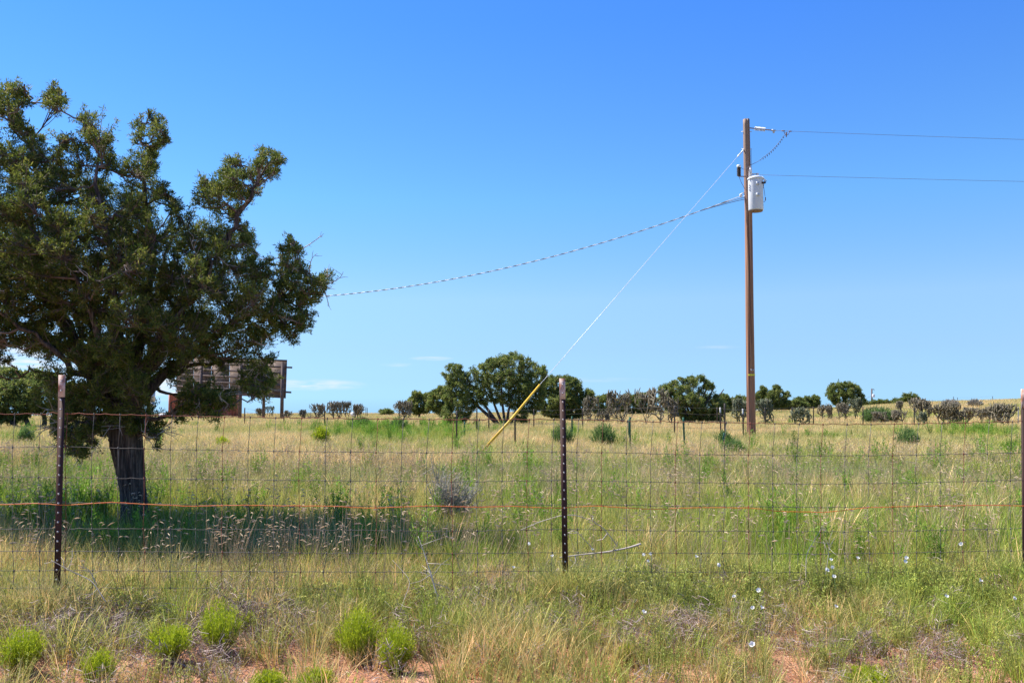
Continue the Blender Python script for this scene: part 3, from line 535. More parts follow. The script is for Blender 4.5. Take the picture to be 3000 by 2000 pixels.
FS = [  # px, top, base, width, mat, label
    (650, 1283, 1306, 52, 'snakeweed', 'yellow-green round bush alone in the straw grass left'), (940, 1250, 1290, 44, 'snakeweed', 'bright green bush in the straw grass right of the billboard'),
    (1768, 1240, 1296, 64, 'bluebush', 'blue-green bushy weed right of the green post'), (1648, 1240, 1296, 60, 'bluebush', 'green bushy weed beside the middle fence post'), (2662, 1254, 1304, 62, 'bluebush', 'blue-green bush in the straw grass at right'),
    (2558, 1190, 1236, 70, 'bluebush', 'bright green bush behind low cholla, right one'), (2592, 1196, 1236, 50, 'bluebush', 'bright green bush behind low cholla, its darker companion'), (1060, 1224, 1250, 60, 'bluebush', 'green weed clump below the double far posts'), (1170, 1226, 1256, 50, 'bluebush', 'green weed clump at the foot of the spreading cholla'),
    (2122, 1262, 1302, 46, 'bluebush', 'low green weed beside the leaning green post'), (75, 1252, 1290, 40, 'bluebush', 'green weed in the grass left of the left fence post'),
    (2785, 1172, 1192, 44, 'sage', 'grey brush on the skyline at right, left one'), (2858, 1173, 1190, 34, 'sage', 'grey brush on the skyline at right, right one'), (2150, 1285, 1320, 70, 'bluebush', 'green weeds at the left of the utility pole foot')]
for k, (cx, top, base, w, mt, lab) in enumerate(FS):
    p = hitc(cx, base - 4); D = p[1]; h = pt(cx, top, D)[2] - p[2]; ww = w / FPX * D * 1.1
    o = shrub_mesh(300 + k, h, ww, 260, .07 * D / 25 + .03, .012 * D / 18, flat=.15).build('field_shrub', M[mt]); o.location = (p[0], p[1], gz(p[0], p[1]))
    tag(o, lab, 'bush', 'shrubs in the field')
# the grey dead brush standing in the juniper's shade
p = hit(1300, 1560); rs = np.random.default_rng(5); mb = MB()
for _ in range(170):
    a = rs.uniform(0, 6.28); q = rs.uniform(0, 1); b0 = np.array([math.cos(a) * .08, math.sin(a) * .05, -.02]); e = np.array([(q - .25) * .40 + rs.normal(0, .04), rs.normal(0, .09), rs.uniform(.30, .62) * (1 - .3 * q)])
    Q = bez(b0, b0 * .6 + e * .45 + np.array([0, 0, .08]), e, 6); mb.tube(Q, np.linspace(.0055, .002, 6), 4, False, np.array([rs.uniform(.4, 1), .5]))
    for _ in range(5):
        t_ = rs.integers(2, 6); e2 = Q[t_] + rs.normal(0, .035, 3) + np.array([.02, 0, .05]); mb.tube([Q[t_], e2], [.0025, .001], 3, False, np.array([rs.uniform(.2, 1), .5]))
o = mb.build('dead_shrub', M['sage'], smooth=True); o.location = (p[0], p[1], gz(p[0], p[1])); tag(o, 'grey dead brush leaning right at the end of the tree shadow', 'bush')

# ------------------------------------------------------------------ near wire fence
def fence_D(px): return 381.0 / (77.7 - .0031 * px)
def fpt(px, py): return pt(px, py, fence_D(px))
def tpost(px_t, py_t, px_b, label):
    t = fpt(px_t, py_t); b = fpt(px_b, 1790); b[2] = gz(b[0], b[1]) - .1; b[1] = t[1]
    root = empty('fence_post', tuple(b), label, 'fence post', 'steel posts of the wire fence')
    ax = t - b; Lh = np.linalg.norm(ax); up = ax / Lh
    yaw = .10; U = np.array([math.cos(yaw), math.sin(yaw), 0]); Wv = np.cross(up, U)
    def prism(z0, z1, name, mat, grow=0):
        g_ = grow; prof = [(-.0175 - g_, -.004 - g_), (.0175 + g_, -.004 - g_), (.0175 + g_, .0 + g_), (.0022 + g_, .002 + g_), (.0022 + g_, .030), (-.0022 - g_, .030), (-.0022 - g_, .002 + g_), (-.0175 - g_, .0 + g_)]
        n = len(prof); V = np.array([up * z + U * x + Wv * y for z in (z0, z1) for x, y in prof])
        Fq = [np.array([[i_, (i_ + 1) % n, n + (i_ + 1) % n, n + i_] for i_ in range(n)]), np.arange(n)[None, ::-1], n + np.arange(n)[None]]
        return MB().add(V, Fq).build(name, M[mat], root)
    zt = Lh - .128
    prism(0, zt, 'post_shaft', 'post_brown'); prism(zt - .0001 + .0004, Lh, 'painted_top', 'post_white', .0006)
    z = Lh - .038
    while z > .2:
        c = up * z - Wv * .0085
        sm = MB(); sm.box(c, (.007, .010, .010)); so = sm.build('stud', M['stud'], root); z -= .0535
    return root
post_px = [(-1200, 1100, -1200), (182, 1098, 166), (1647, 1108, 1658), (3006, 1139, 3010)]
tpost(182, 1098, 166, 'left steel fence post with faded white top, in front of the juniper')
tpost(1647, 1108, 1658, 'middle steel fence post with rusty white top')
tpost(3001, 1139, 3006, 'steel fence post cut by the right edge of the picture')
wx = [-700, 0, 182, 600, 1000, 1300, 1650, 2000, 2400, 2600, 3000, 3700]
WY = [[1222, 1214, 1211, 1221, 1226, 1229, 1229, 1237, 1243, 1243, 1234, 1240], [1312, 1310, 1309, 1318, 1324, 1326, 1323, 1331, 1335, 1334, 1326, 1330], [1400, 1397, 1398, 1404, 1408, 1411, 1407, 1413, 1418, 1416, 1406, 1410],
      [1478, 1475, 1472, 1479, 1483, 1484, 1478, 1482, 1486, 1485, 1477, 1480], [1552, 1550, 1548, 1550, 1552, 1556, 1550, 1555, 1557, 1556, 1547, 1550], [1617, 1615, 1614, 1617, 1620, 1621, 1618, 1620, 1622, 1620, 1612, 1615],
      [1674, 1672, 1670, 1673, 1675, 1675, 1672, 1675, 1677, 1676, 1668, 1670], [1722, 1722, 1721, 1722, 1724, 1724, 1722, 1724, 1725, 1724, 1718, 1720]]
def wire_y(k, px): return float(np.interp(px, wx, WY[k]))
mid = fpt(1500, 1790)
fence = empty('wire_mesh_fence', (mid[0], mid[1], gz(mid[0], mid[1])), 'rusty woven wire mesh strung along the steel fence posts', 'fence'); FO = np.array(fence.location)
stay_px = []; x_ = -600.0
while x_ < 3650: stay_px.append(x_ + 8); x_ += 77.7 - .0031 * x_
rs = np.random.default_rng(3)
for k in range(8):
    P = []
    for a, b in zip(stay_px[:-1], stay_px[1:]):
        sag = rs.normal(0, 1.0)
        for t_ in (0, .3, .5, .7):
            px = a + (b - a) * t_; bump = {0: 0, .3: 0, .5: -2.6 if k == 0 else -1.6, .7: -.4}[t_] * (1 + .4 * sag)
            P.append(fpt(px, wire_y(k, px) + bump + sag * .5))
    wmb = MB(); wmb.tube(np.array(P) - FO, .0023 if k == 0 else .0017, 5); wmb.build('line_wire', M['rust_wire' if k == 0 else 'grey_wire'], fence, True)
for q, a in enumerate(stay_px[1:-1]):
    off = [4 + rs.normal(0, 1), -1.5, -1.5 + rs.normal(0, .8), -1 + rs.normal(0, 1), rs.normal(0, 1.5), 1 + rs.normal(0, 2), 1 + rs.normal(0, 2), 2]
    off = [o_ + (.6 - k_ * .2) * 2 for k_, o_ in enumerate(off)]
    P = [fpt(a + off[k], wire_y(k, a)) - FO for k in range(8)]; sm = MB()
    for c, d in zip(P[:-1], P[1:]): sm.tube([c, (c + d) / 2 + np.array([rs.normal(0, .0012), 0, 0]), d], .0016, 4)
    for c in P: sm.tube([c + np.array([0, -.001, .007]), c + np.array([0, -.001, -.007])], .0036, 5)
    sm.build('stay_wire', M['rust_wire' if q % 3 == 0 else 'grey_wire'], fence, True)
OW = [(-700, 1482), (-300, 1478), (0, 1478), (100, 1474), (200, 1479), (320, 1470), (420, 1476), (560, 1482), (700, 1479), (870, 1481), (980, 1482), (1080, 1488), (1180, 1484), (1260, 1481), (1400, 1485), (1500, 1482), (1600, 1487), (1660, 1486),
      (1740, 1481), (1900, 1491), (2050, 1486), (2200, 1487), (2290, 1498), (2420, 1500), (2540, 1486), (2700, 1482), (2900, 1479), (3000, 1481), (3400, 1484)]
ox = np.linspace(-700, 3400, 320); oy = np.interp(ox, [a for a, b in OW], [b for a, b in OW]); oy[1:-1] = (oy[:-2] + oy[1:-1] + oy[2:]) / 3; oy += rs.normal(0, .35, len(oy))
P = np.array([pt(a, b, fence_D(a) - .006) for a, b in zip(ox, oy)])
o = MB().tube(P, .0022, 5).build('orange_cord', M['orange_wire'], smooth=True); tag(o, 'thin bright orange wire strung along the fence at knee height', 'cord')

# ------------------------------------------------------------------ far posts and wires
FP = [  # px, top, base, material, label, lean px at top
    (1338, 1202, 1290, 'post_dark', 'dark thin post in front of the low green skirt of the broad juniper', 0), (1361, 1234, 1276, 'post_green', 'short green post right of the juniper skirt', 0), (1397, 1194, 1264, 'post_dark', 'thin dark post under the left boughs of the broad juniper', 0),
    (1432, 1198, 1258, 'post_dark', 'thin dark post left of the broad juniper trunk', 0), (1509, 1210, 1300, 'post_dark', 'black stake in front of the broad juniper, right of the yellow guard', 0), (1564, 1198, 1255, 'post_dark', 'thin dark post under the right boughs of the broad juniper', 0),
    (1675, 1219, 1288, 'post_green', 'green post just right of the middle white-topped post', 1), (1707, 1196, 1254, 'post_dark', 'rusty thin post right of the green one by the middle post', 0), (1846, 1221, 1304, 'post_green', 'green post among the dry grass left of the many-stemmed juniper', -1),
    (1841, 1228, 1282, 'post_green', 'slimmer green post paired with its taller neighbour', 2), (1976, 1187, 1273, 'post_dark', 'dark rusty post in front of the many-stemmed juniper', 0), (2006, 1222, 1304, 'post_green', 'bright green post leaning left in front of the many-stemmed juniper', -4),
    (2112, 1193, 1274, 'post_dark', 'dark post with pale top left of the utility pole', -2), (2124, 1181, 1290, 'post_dark', 'tallest rusty post left of the utility pole', -1), (2108, 1267, 1312, 'post_green', 'short green stake leaning steeply right', 14),
    (2178, 1197, 1278, 'post_dark', 'steel post with white top just left of the utility pole', -2), (2101, 1193, 1241, 'post_dark', 'far thin post behind the leaning green stake', 0), (2241, 1193, 1244, 'post_dark', 'thin far fence post in front of the cholla right of the pole', 0), (2321, 1192, 1240, 'post_dark', 'thin far fence post left of the lone grey-green cholla', 0),
    (2383, 1191, 1248, 'post_dark', 'far fence post right of the lone grey-green cholla', 0), (2528, 1191, 1246, 'post_dark', 'far fence post left of the bright green bushes', 0), (2678, 1193, 1246, 'post_dark', 'far fence post in front of the large pale cholla', 0), (2829, 1193, 1238, 'post_dark', 'far fence post between the low and medium chollas', 0), (2983, 1192, 1240, 'post_bare', 'pale short post beside the broad cholla at the right edge', 0),
    (1072, 1192, 1222, 'post_dark', 'left of the double posts on the left skyline', 0), (1076, 1194, 1220, 'post_dark', 'right of the double posts on the left skyline', 0), (1064, 1206, 1218, 'post_dark', 'short stub left of the double posts', 0), (951, 1190, 1244, 'post_dark', 'thin fence post between the rounded and the bushy cholla', 0), (717, 1194, 1240, 'post_dark', 'thin fence post left of the billboard legs gap', 0), (832, 1212, 1240, 'post_dark', 'thin post in front of the billboard right leg', 0),
    (2908, 1160, 1178, 'post_dark', 'skyline fence post near the right edge', 0), (2805, 1164, 1178, 'post_dark', 'skyline fence post above the widest cholla', 0), (2793, 1161, 1178, 'post_dark', 'thin skyline stake left of the skyline fence post', 0)]
fp_top = {}
for k, (px, top, base, mt, lab, lean) in enumerate(FP):
    D = float(np.clip(hitc(px, base - 2, .2)[1], 5, 84)) if base > 1215 else 84; p = pt(px, base, D); z0 = gz(p[0], D); t = pt(px + lean, top, D); w = .04 if D < 35 else .05
    root = empty('field_post', (p[0], D, z0 - .08), lab, 'post', 'posts out in the field'); b0 = np.array(root.location); v = t - b0
    mb = MB(); n_ = np.array([-v[2], 0, v[0]]); n_ = n_ / np.linalg.norm(n_) * w / 2; h3 = np.array([0, w / 2, 0])
    prof = [n_ * s1 + h3 * s2 for s1, s2 in ((-1, -.25), (1, -.25), (1, .05), (.2, .1), (.2, 1), (-.2, 1), (-.2, .1), (-1, .05))]
    V = np.array([q for q in prof] + [v * .86 + q for q in prof] ); n = 8; Fq = [np.array([[i_, (i_ + 1) % n, n + (i_ + 1) % n, n + i_] for i_ in range(n)]), np.arange(n)[None, ::-1]]
    MB().add(V, Fq).build('post_shaft', M[mt], root)
    V = np.array([v * .86 + q * 1.02 for q in prof] + [v + q * 1.02 for q in prof]); Fq = [Fq[0], n + np.arange(n)[None]]
    MB().add(V, Fq).build('post_top', M['post_bare' if ('white top' in lab or 'pale top' in lab) else mt], root)
    fp_top[px] = (t, D, z0)
def strand_fence(pxs, label, fr=(.98, .8, .6, .4)):
    c = fp_top[pxs[0]]; root = empty('field_fence_wire', (c[0][0], c[1], c[2]), label, 'fence wire', 'wire strands between field posts')
    for f in fr:
        P = []
        for q in pxs:
            t, D, z0 = fp_top[q]; P.append([t[0], t[1] - .03, z0 + (t[2] - z0) * f])
        K = np.array(P); tt = np.linspace(0, len(K) - 1, 6 * (len(K) - 1) + 1); Q = np.stack([np.interp(tt, np.arange(len(K)), K[:, a]) for a in range(3)], 1); Q[:, 2] -= .03 * np.sin(np.pi * (tt % 1))
        MB().tube(Q - np.array(root.location), .003, 4).build('wire_strand', M['grey_wire'], root)
strand_fence([2178, 2241, 2321, 2383, 2528, 2678, 2829, 2983], 'thin wire strands linking the far fence posts on the right')
strand_fence([717, 832, 951, 1072], 'thin wire strands on the left skyline below the billboard')
strand_fence([1338, 1397, 1432, 1564, 1707, 1976, 2112, 2178], 'thin wire strands across the middle of the field')
strand_fence([2793, 2805, 2908], 'thin wire strand between posts on the right skyline', (.97, .6))

# ------------------------------------------------------------------ utility pole with transformer
PD = 24.5
pb = pt(2197, 1290, PD); pb[2] = gz(pb[0], PD)
pole_c = lambda py: pt(np.interp(py, [350, 480, 620, 900, 1100, 1290], [2186.5, 2189, 2193, 2196, 2199, 2202]), py, PD)
pole = empty('utility_pole', tuple(pb), 'tall brown wooden utility pole in the field', 'utility pole'); PB = np.array(pb)
yy = np.linspace(350, 1300, 60); Q = np.array([pole_c(y) for y in yy]); Q[-1, 2] = pb[2] - .3
rr = np.interp(yy, [350, 600, 1000, 1300], [.092, .103, .118, .128]); n = 28; a = np.arange(n) * 2 * math.pi / n; V = []
for q, r, y in zip(Q, rr, yy):
    rad = r * (1 + .03 * np.sin(2 * a + y * .004) + .02 * np.sin(5 * a + .3 * math.sin(y * .01)) + .012 * np.sin(11 * a)); rad[20] *= .80; rad[21] *= .86; rad[19] *= .95; rad[16] *= .95; rad[24] *= .94
    V.append(np.stack([q[0] + rad * np.cos(a), q[1] + rad * np.sin(a), np.full(n, q[2])], 1))
V = np.concatenate(V) - PB; m_ = len(Q); ii = np.arange(m_ - 1)[:, None] * n; jj = np.arange(n)[None]; kk = (jj + 1) % n
MB().add(V, [np.stack([ii + jj, ii + n + jj, ii + n + kk, ii + kk], -1).reshape(-1, 4), np.arange(n)[None]]).build('pole_shaft', M['pole_wood'], pole, True)
tg = pole_c(1098) - PB; ring = [tg + np.array([.127 * math.cos(t_), .127 * math.sin(t_), 0]) for t_ in np.linspace(-2.4, -.4, 12)]
V = np.array([q + np.array([0, 0, dz]) for dz in (-.025, .025) for q in ring]); k = np.arange(11)
MB().add(V, np.stack([k, k + 1, k + 13, k + 12], 1)).build('yellow_band', M['tag_yellow'], pole)
tg2 = pole_c(1084) - PB
for dx in (-.02, .035): MB().box(tg2 + np.array([dx + .01, -.118, 0]), (.03, .006, .05)).build('number_tag', M['steel'], pole)
cd = [pole_c(y) + np.array([.105 if y < 560 else .05, -.06 if y < 560 else -.115, 0]) - PB for y in (440, 470, 500)]
MB().tube(cd, .006, 5).build('ground_wire', M['line_dark'], pole)
for y in (386, 437, 575): q = pole_c(y) - PB; MB().tube([q + np.array([-.15, 0, 0]), q + np.array([.15, 0, 0])], .009, 6).build('through_bolt', M['steel'], pole)

def px3(px, py, D=PD): return pt(px, py, D)
# dead-end insulator for the top line
A, Bq = px3(2193, 375), px3(2272, 383); ins = empty('strain_insulator', tuple(A), 'pale ribbed strain insulator at the top of the utility pole', 'insulator'); AO = A
ax = Bq - A; ln = np.linalg.norm(ax); u = ax / ln
MB().tube([A - AO, A + u * ln * .24 - AO], .016, 8).build('clevis', M['brown_metal'], ins); MB().tube([A + u * ln * .22 - AO, A + u * ln * .62 - AO], .018, 8).build('core', M['porcelain'], ins)
for k in range(8):
    c = A + u * ln * (.245 + .05 * k) - AO; MB().lathe([(.018, -.012), (.062, -.004), (.062, .004), (.018, .010)], c, 16, tuple(u)).build('shed', M['porcelain'], ins)
MB().tube([A + u * ln * .62 - AO, A + u * ln * .9 - AO], .016, 6).build('link_bar', M['brown_metal'], ins)
MB().tube([A + u * ln * .86 - AO, A + u * ln * 1.0 - AO], [.03, .022], 8).box(A + u * ln * .93 - AO + np.array([0, 0, -.03]), (.05, .03, .09)).build('dead_end_clamp', M['steel'], ins)
def span(A, B, sag, n=60):
    t = np.linspace(0, 1, n)[:, None]; Q = A + (B - A) * t; Q[:, 2] -= (4 * sag * t * (1 - t))[:, 0]; return Q
top_end = np.array([70., 24.5, 8.95]); low_end = np.array([70., 24.3, 7.72])
o = MB().tube(span(Bq, top_end, .62), .0048, 6).build('power_line', M['line_dark'], smooth=True); tag(o, 'upper thin power line running right from the pole top', 'power line', 'power lines')
N0 = px3(2226, 512.5); o = MB().tube(span(N0, low_end, .47), .0048, 6).build('power_line', M['line_dark'], smooth=True); tag(o, 'lower thin power line running right from the transformer', 'power line', 'power lines')
ne = empty('line_dead_end', tuple(px3(2198, 510)), 'steel clamp holding the lower line beside the transformer lid', 'line clamp'); NO = np.array(ne.location)
MB().tube([px3(2198, 509) - NO, px3(2216, 510) - NO], .014, 6).build('strap', M['steel'], ne); MB().tube([px3(2198, 512) - NO, px3(2214, 515) - NO], .011, 6).build('bolt', M['brown_metal'], ne)
MB().lathe([(.02, -.05), (.05, -.035), (.03, 0), (.05, .035), (.02, .05)], px3(2219, 512) - NO, 14).build('spool', M['porcelain'], ne)
# tap clamp and wavy jumper
hk = empty('tap_clamp', tuple(px3(2303, 388)), 'small hot line tap clamp hanging from the upper power line', 'clamp'); HO = np.array(hk.location)
MB().tube([px3(2290, 383.6) - HO, px3(2299, 384) - HO], .016, 6).build('sleeve', M['brown_metal'], hk); MB().tube([px3(2311, 384.5) - HO, px3(2319, 385.3) - HO], .016, 6).build('sleeve', M['brown_metal'], hk)
MB().tube([px3(2296, 384) - HO, px3(2300, 394) - HO, px3(2308, 396) - HO, px3(2314, 385) - HO], .009, 6).build('stirrup', M['brown_metal'], hk); MB().tube([px3(2304, 388) - HO, px3(2303.5, 402) - HO], [.025, .012], 8).build('clamp_body', M['brown_metal'], hk)
t_ = np.linspace(0, 1, 240); a, b, c = px3(2299, 396), px3(2262, 458), px3(2200, 483); Q = bez(a, b, c, 240); Q[:, 2] += .035 * np.sin(t_ * 2 * np.pi * 17) * np.clip((.82 - t_) * 9, 0, 1) * np.clip(t_ * 20, 0, 1); Q[:, 0] += .02 * np.sin(t_ * 2 * np.pi * 17 + 1.2) * np.clip((.82 - t_) * 9, 0, 1)
Q = np.concatenate([Q, bez(Q[-1], px3(2197, 488, PD - .1), px3(2195, 491, PD - .2), 8)[1:]])
o = MB().tube(Q, .007, 5).build('jumper_wire', M['line_dark'], smooth=True); tag(o, 'kinked wavy jumper wire from the tap clamp to the transformer bushing', 'wire')
# transformer
TD = PD - .22; Tc = px3(2209, 570, TD); Tc[1] = TD - .17; sc_ = Tc[1] / FPX
tz = lambda py: pt(2209, py, Tc[1])[2]; r_t = 21.6 * sc_
tf = empty('pole_transformer', (Tc[0], Tc[1], tz(617)), 'light grey cylindrical transformer can hung on the utility pole', 'transformer'); TO = np.array(tf.location); H = tz(526) - tz(617)
MB().lathe([(r_t * .9, .0), (r_t * .97, .004), (r_t, .02), (r_t, H - .03), (r_t, H)], (0, 0, 0), 40).build('tank', M['tank_grey'], tf, True)
MB().lathe([(r_t * .88, -.03), (r_t * .9, -.002)], (0, 0, 0), 40).build('bottom_rim', M['brown_metal'], tf)
lid = MB().lathe([(r_t + .014, H - .012), (r_t + .02, H + .004), (r_t + .02, H + .03), (r_t * .95, H + .055), (r_t * .6, H + .085), (r_t * .2, H + .1)], (0, 0, 0), 40).build('lid', M['tank_grey'], tf, True)
for zq in (.82, .46):
    MB().box((-.02, -r_t - .012, H * zq), (.05, .035, .085)).box((.035, -r_t - .008, H * zq - .01), (.02, .022, .07)).build('bracket_lug', M['tank_grey'], tf)
MB().box((-.0, r_t + .03, H * .8), (.16, .10, .1)).build('hanger', M['steel'], tf); MB().box((-.0, r_t + .03, H * .2), (.16, .10, .1)).build('hanger', M['steel'], tf)
bh = (2195 - 2209) * sc_; B0 = np.array([bh, .02, H + .05]); bush = MB().tube([B0, B0 + np.array([0, 0, .29])], [.04, .024], 12).build('bushing', M['porcelain'], tf, True)
for k in range(7): MB().lathe([(.026, -.010), (.060 - .002 * k, -.006), (.058 - .002 * k, .003), (.024, .012)], B0 + np.array([0, 0, .045 + .034 * k]), 18).build('shed', M['porcelain'], bush)
MB().tube([B0 + np.array([0, 0, .28]), B0 + np.array([0, 0, .345])], .013, 8).build('terminal', M['brown_metal'], bush)
MB().tube([np.array([r_t * .45, -r_t * .45, H * .86]), np.array([r_t * 1.08, -r_t * 1.02, H * .84])], [.04, .026], 12).build('side_bushing', M['dark_rubber'], tf, True)
lead = [np.array([r_t * 1.05, -r_t * .98, H * .85]), np.array([r_t * 1.35, -.1, H * .93]), np.array([r_t * 1.3, -.05, H * .99]), np.array([r_t * 1.08, -.05, H * .86]), np.array([r_t * 1.06, .02, H * .72])]
MB().tube(lead, .012, 6).build('low_voltage_lead', M['line_dark'], tf, True)
lead = [np.array([r_t * 1.1, -.02, H * .74]), np.array([r_t * 1.22, -.02, H * .5]), np.array([r_t * 1.3, -.02, H * .36]), np.array([r_t * 1.18, -.02, H * .27]), np.array([r_t * .98, -.02, H * .28])]
MB().tube(lead, .007, 5).build('ground_lead', M['line_dark'], tf, True); MB().tube([lead[2] + np.array([0, 0, .05]), lead[2] - np.array([0, 0, .04])], .014, 6).build('connector', M['line_dark'], tf)
MB().tube([np.array([r_t * .72, -.1, H + .06]), np.array([r_t * 1.0, -.13, H + .0]), np.array([r_t * 1.02, -.16, H * .9])], .016, 6).build('lid_strap', M['white'], tf); MB().tube([np.array([-r_t * .72, -.1, H + .06]), np.array([-r_t * 1.02, -.1, H - .03])], .014, 6).build('lid_strap', M['white'], tf)
for k in range(3): MB().box((-r_t * .98, -.08, H * (.8 - .075 * k)), (.03, .05, .012)).build('cooling_lug', M['tank_grey'], tf)
# lightning arrester on the left
La = px3(2165, 516, PD - .15); la = empty('lightning_arrester', tuple(La), 'dark ribbed lightning arrester with white cap left of the transformer', 'arrester')
MB().tube([(0, 0, 0), (0, 0, .26)], .032, 12).build('core', M['dark_rubber'], la)
for k in range(8): MB().lathe([(.03, -.008), (.062, -.005), (.06, .003), (.03, .009)], (0, 0, .018 + .031 * k), 18).build('shed', M['dark_rubber'], la)
MB().lathe([(.055, .262), (.058, .275), (.058, .318), (.045, .328)], (0, 0, 0), 18).build('cap', M['white'], la)
MB().box((.11, 0, -.012), (.25, .035, .02)).box((.22, 0, -.05), (.02, .04, .09)).build('bracket', M['brown_metal'], la)
MB().tube([(0, 0, -.02), (.06, 0, -.18), (.16, -.01, -.38), (.23, -.02, -.42)], .007, 5).build('ground_lead', M['line_dark'], la, True); MB().tube([(.05, 0, .27), (.1, -.02, .2), (.16, -.05, .19), (.28, -.1, .25)], .006, 5).build('top_lead', M['line_dark'], la, True)
# guy wire
G0 = px3(2180, 437); G1 = hit(1381, 1350); G1[2] -= .05; d = G1 - G0; gy = empty('guy_wire', tuple(G1), 'taut guy wire with yellow plastic guard, anchored in the grass', 'guy wire'); GO = G1
MB().tube([G0 - GO, G0 + d * .5 - GO, G1 - GO], .0056, 6).build('strand', M['guy'], gy, True)
def t_at(px):
    lo_, hi_ = 0., 1.
    for _ in range(40):
        m_ = (lo_ + hi_) / 2; q = G0 + d * m_
        if 1500 + FPX * q[0] / q[1] > px: lo_ = m_
        else: hi_ = m_
    return lo_
ga, gb = t_at(1581), t_at(1411); q = G0 + d * ga - GO; e = G0 + d * gb - GO
MB().tube([q, (q + e) / 2 + np.array([.01, 0, -.02]), e], [.024, .026, .028], 10).build('guy_guard', M['yellow'], gy, True)
MB().tube([G0 + d * .0 - GO + np.array([.1, 0, .06]), G0 - GO, G0 + d * .02 - GO], .018, 6).build('guy_hook', M['steel'], gy); MB().tube([G0 + d * .02 - GO, G0 + d * .035 - GO], .02, 6).build('preform_grip', M['guy'], gy)
# meter pole at left and the service drop to it
MD = 31.5; mb0 = pt(436, 1275, MD); mb0[2] = gz(mb0[0], MD); mp = empty('meter_pole', tuple(mb0), 'greenish grey service pole with meter box, half hidden behind the juniper trunk', 'utility pole'); MO = np.array(mb0)
mtop = pt(440, 842, MD); MB().tube([np.array([0, 0, -.2]), (mtop - MO) * .5, mtop - MO], [.085, .078, .07], 16).build('pole_shaft', M['old_pole'], mp, True)
c0 = pt(447.5, 1262, MD - .06) - MO; c1 = pt(449.5, 870, MD - .06) - MO; MB().tube([c0, c1], .022, 8).build('conduit', M['steel'], mp, True)
c = pt(448, 1160, MD - .12) - MO; MB().box(c, (.13, .1, .42)).build('meter_box', M['steel'], mp); MB().box(pt(447, 1185, MD - .12) - MO, (.12, .09, .2)).build('disconnect_box', M['steel'], mp)
S0, S1 = px3(2176, 572, PD), pt(440, 862, MD); nS = 700; S = span(S0, S1, 1.18, nS)
sd = empty('service_cable', tuple(S0), 'twisted black and silver service cable sagging left from the pole to behind the juniper', 'cable'); ts = np.linspace(0, 1, nS); Lw = np.linalg.norm(S1 - S0)
MB().tube(S - S0, .0095, 5).build('bare_messenger', M['guy'], sd, True)
for ph in (0, math.pi):
    th = ts * Lw / .62 * 2 * math.pi + ph; Q = S - S0 + .013 * np.stack([np.sin(th) * .3, np.cos(th), np.sin(th)], 1); MB().tube(Q[12:], .0062, 5).build('insulated_core', M['line_dark'], sd, True)
for k, ye in enumerate((583, 588)): Q = bez(S[40] - S0, px3(2140, ye + 4) - S0, px3(2182, ye - 4) - S0, 14); MB().tube(Q, .009, 5).build('tail_wire', M['line_dark'], sd, True)
MB().lathe([(.018, -.05), (.045, -.03), (.028, 0), (.045, .03), (.018, .05)], px3(2170, 573) - S0, 14).build('spool_insulator', M['porcelain'], sd); MB().tube([px3(2170, 568) - S0, px3(2184, 564) - S0], .011, 6).build('spool_strap', M['steel'], sd)
# distant pole
fpb = pt(2554, 1186, 92); fpb[2] = gz(fpb[0], 92); dp = empty('utility_pole', tuple(fpb), 'tiny distant utility pole on the skyline right of the round juniper', 'utility pole'); DO = np.array(fpb)
MB().tube([np.array([0, 0, -.3]), pt(2554, 1138, 92) - DO], [.1, .075], 8).build('pole_shaft', M['timber'], dp, True); MB().lathe([(.13, 0), (.14, .04), (.14, .28), (.1, .33)], pt(2559, 1163, 91.8) - DO, 12).build('transformer_can', M['tank_grey'], dp, True)
MB().tube([pt(2554, 1142, 92) - DO, pt(2560, 1139, 92) - DO, pt(2561, 1144, 92) - DO], .03, 5).build('arm', M['timber'], dp); MB().tube([pt(2551, 1160, 92) - DO, pt(2530, 1170, 96) - DO], .014, 4).build('guy_strand', M['line_dark'], dp)

# ------------------------------------------------------------------ billboard seen from behind, red container, vehicle, tank
c_tl, c_tr, c_bl, c_br = pt(517, 1041, 59), pt(842, 1054, 55), pt(517, 1148, 59), pt(838, 1167, 55)
bo = (c_bl + c_br) / 2; bo[2] = gz(bo[0], bo[1]); bbd = empty('billboard', tuple(bo), 'weathered wooden billboard seen from behind, partly hidden by the juniper', 'billboard'); BO = np.array(bo)
def bp_(u_, v_, off=0.0):   # u left-right, v top-bottom, off towards the camera
    q = (1 - u_) * ((1 - v_) * c_tl + v_ * c_bl) + u_ * ((1 - v_) * c_tr + v_ * c_br); nrm = np.cross(c_tr - c_tl, c_bl - c_tl); nrm /= np.linalg.norm(nrm)
    if nrm[1] > 0: nrm = -nrm
    return q + nrm * off - BO
def slab(u0, u1, v0, v1, o0, o1, name, mat, parent=None):
    V = [bp_(u_, v_, f) for f in (o0, o1) for u_, v_ in ((u0, v0), (u1, v0), (u1, v1), (u0, v1))]
    return MB().add(np.array(V), np.array([[0, 1, 2, 3], [7, 6, 5, 4], [0, 4, 5, 1], [1, 5, 6, 2], [2, 6, 7, 3], [3, 7, 4, 0]])).build(name, M[mat], parent or bbd)
for k in range(6): slab(k / 6 + .002, (k + 1) / 6 - .002, .0, 1.0 - .02 * (k % 2), 0, .02, 'panel_sheet', 'plywood')
for k, v in enumerate((.0, .17, .33, .49, .65, .81, .95)): slab(-.0 if k not in (1, 5) else -.02, 1.0 if k not in (1, 5) else 1.045, v, v + .045, .021, .075, 'stringer', 'timber')
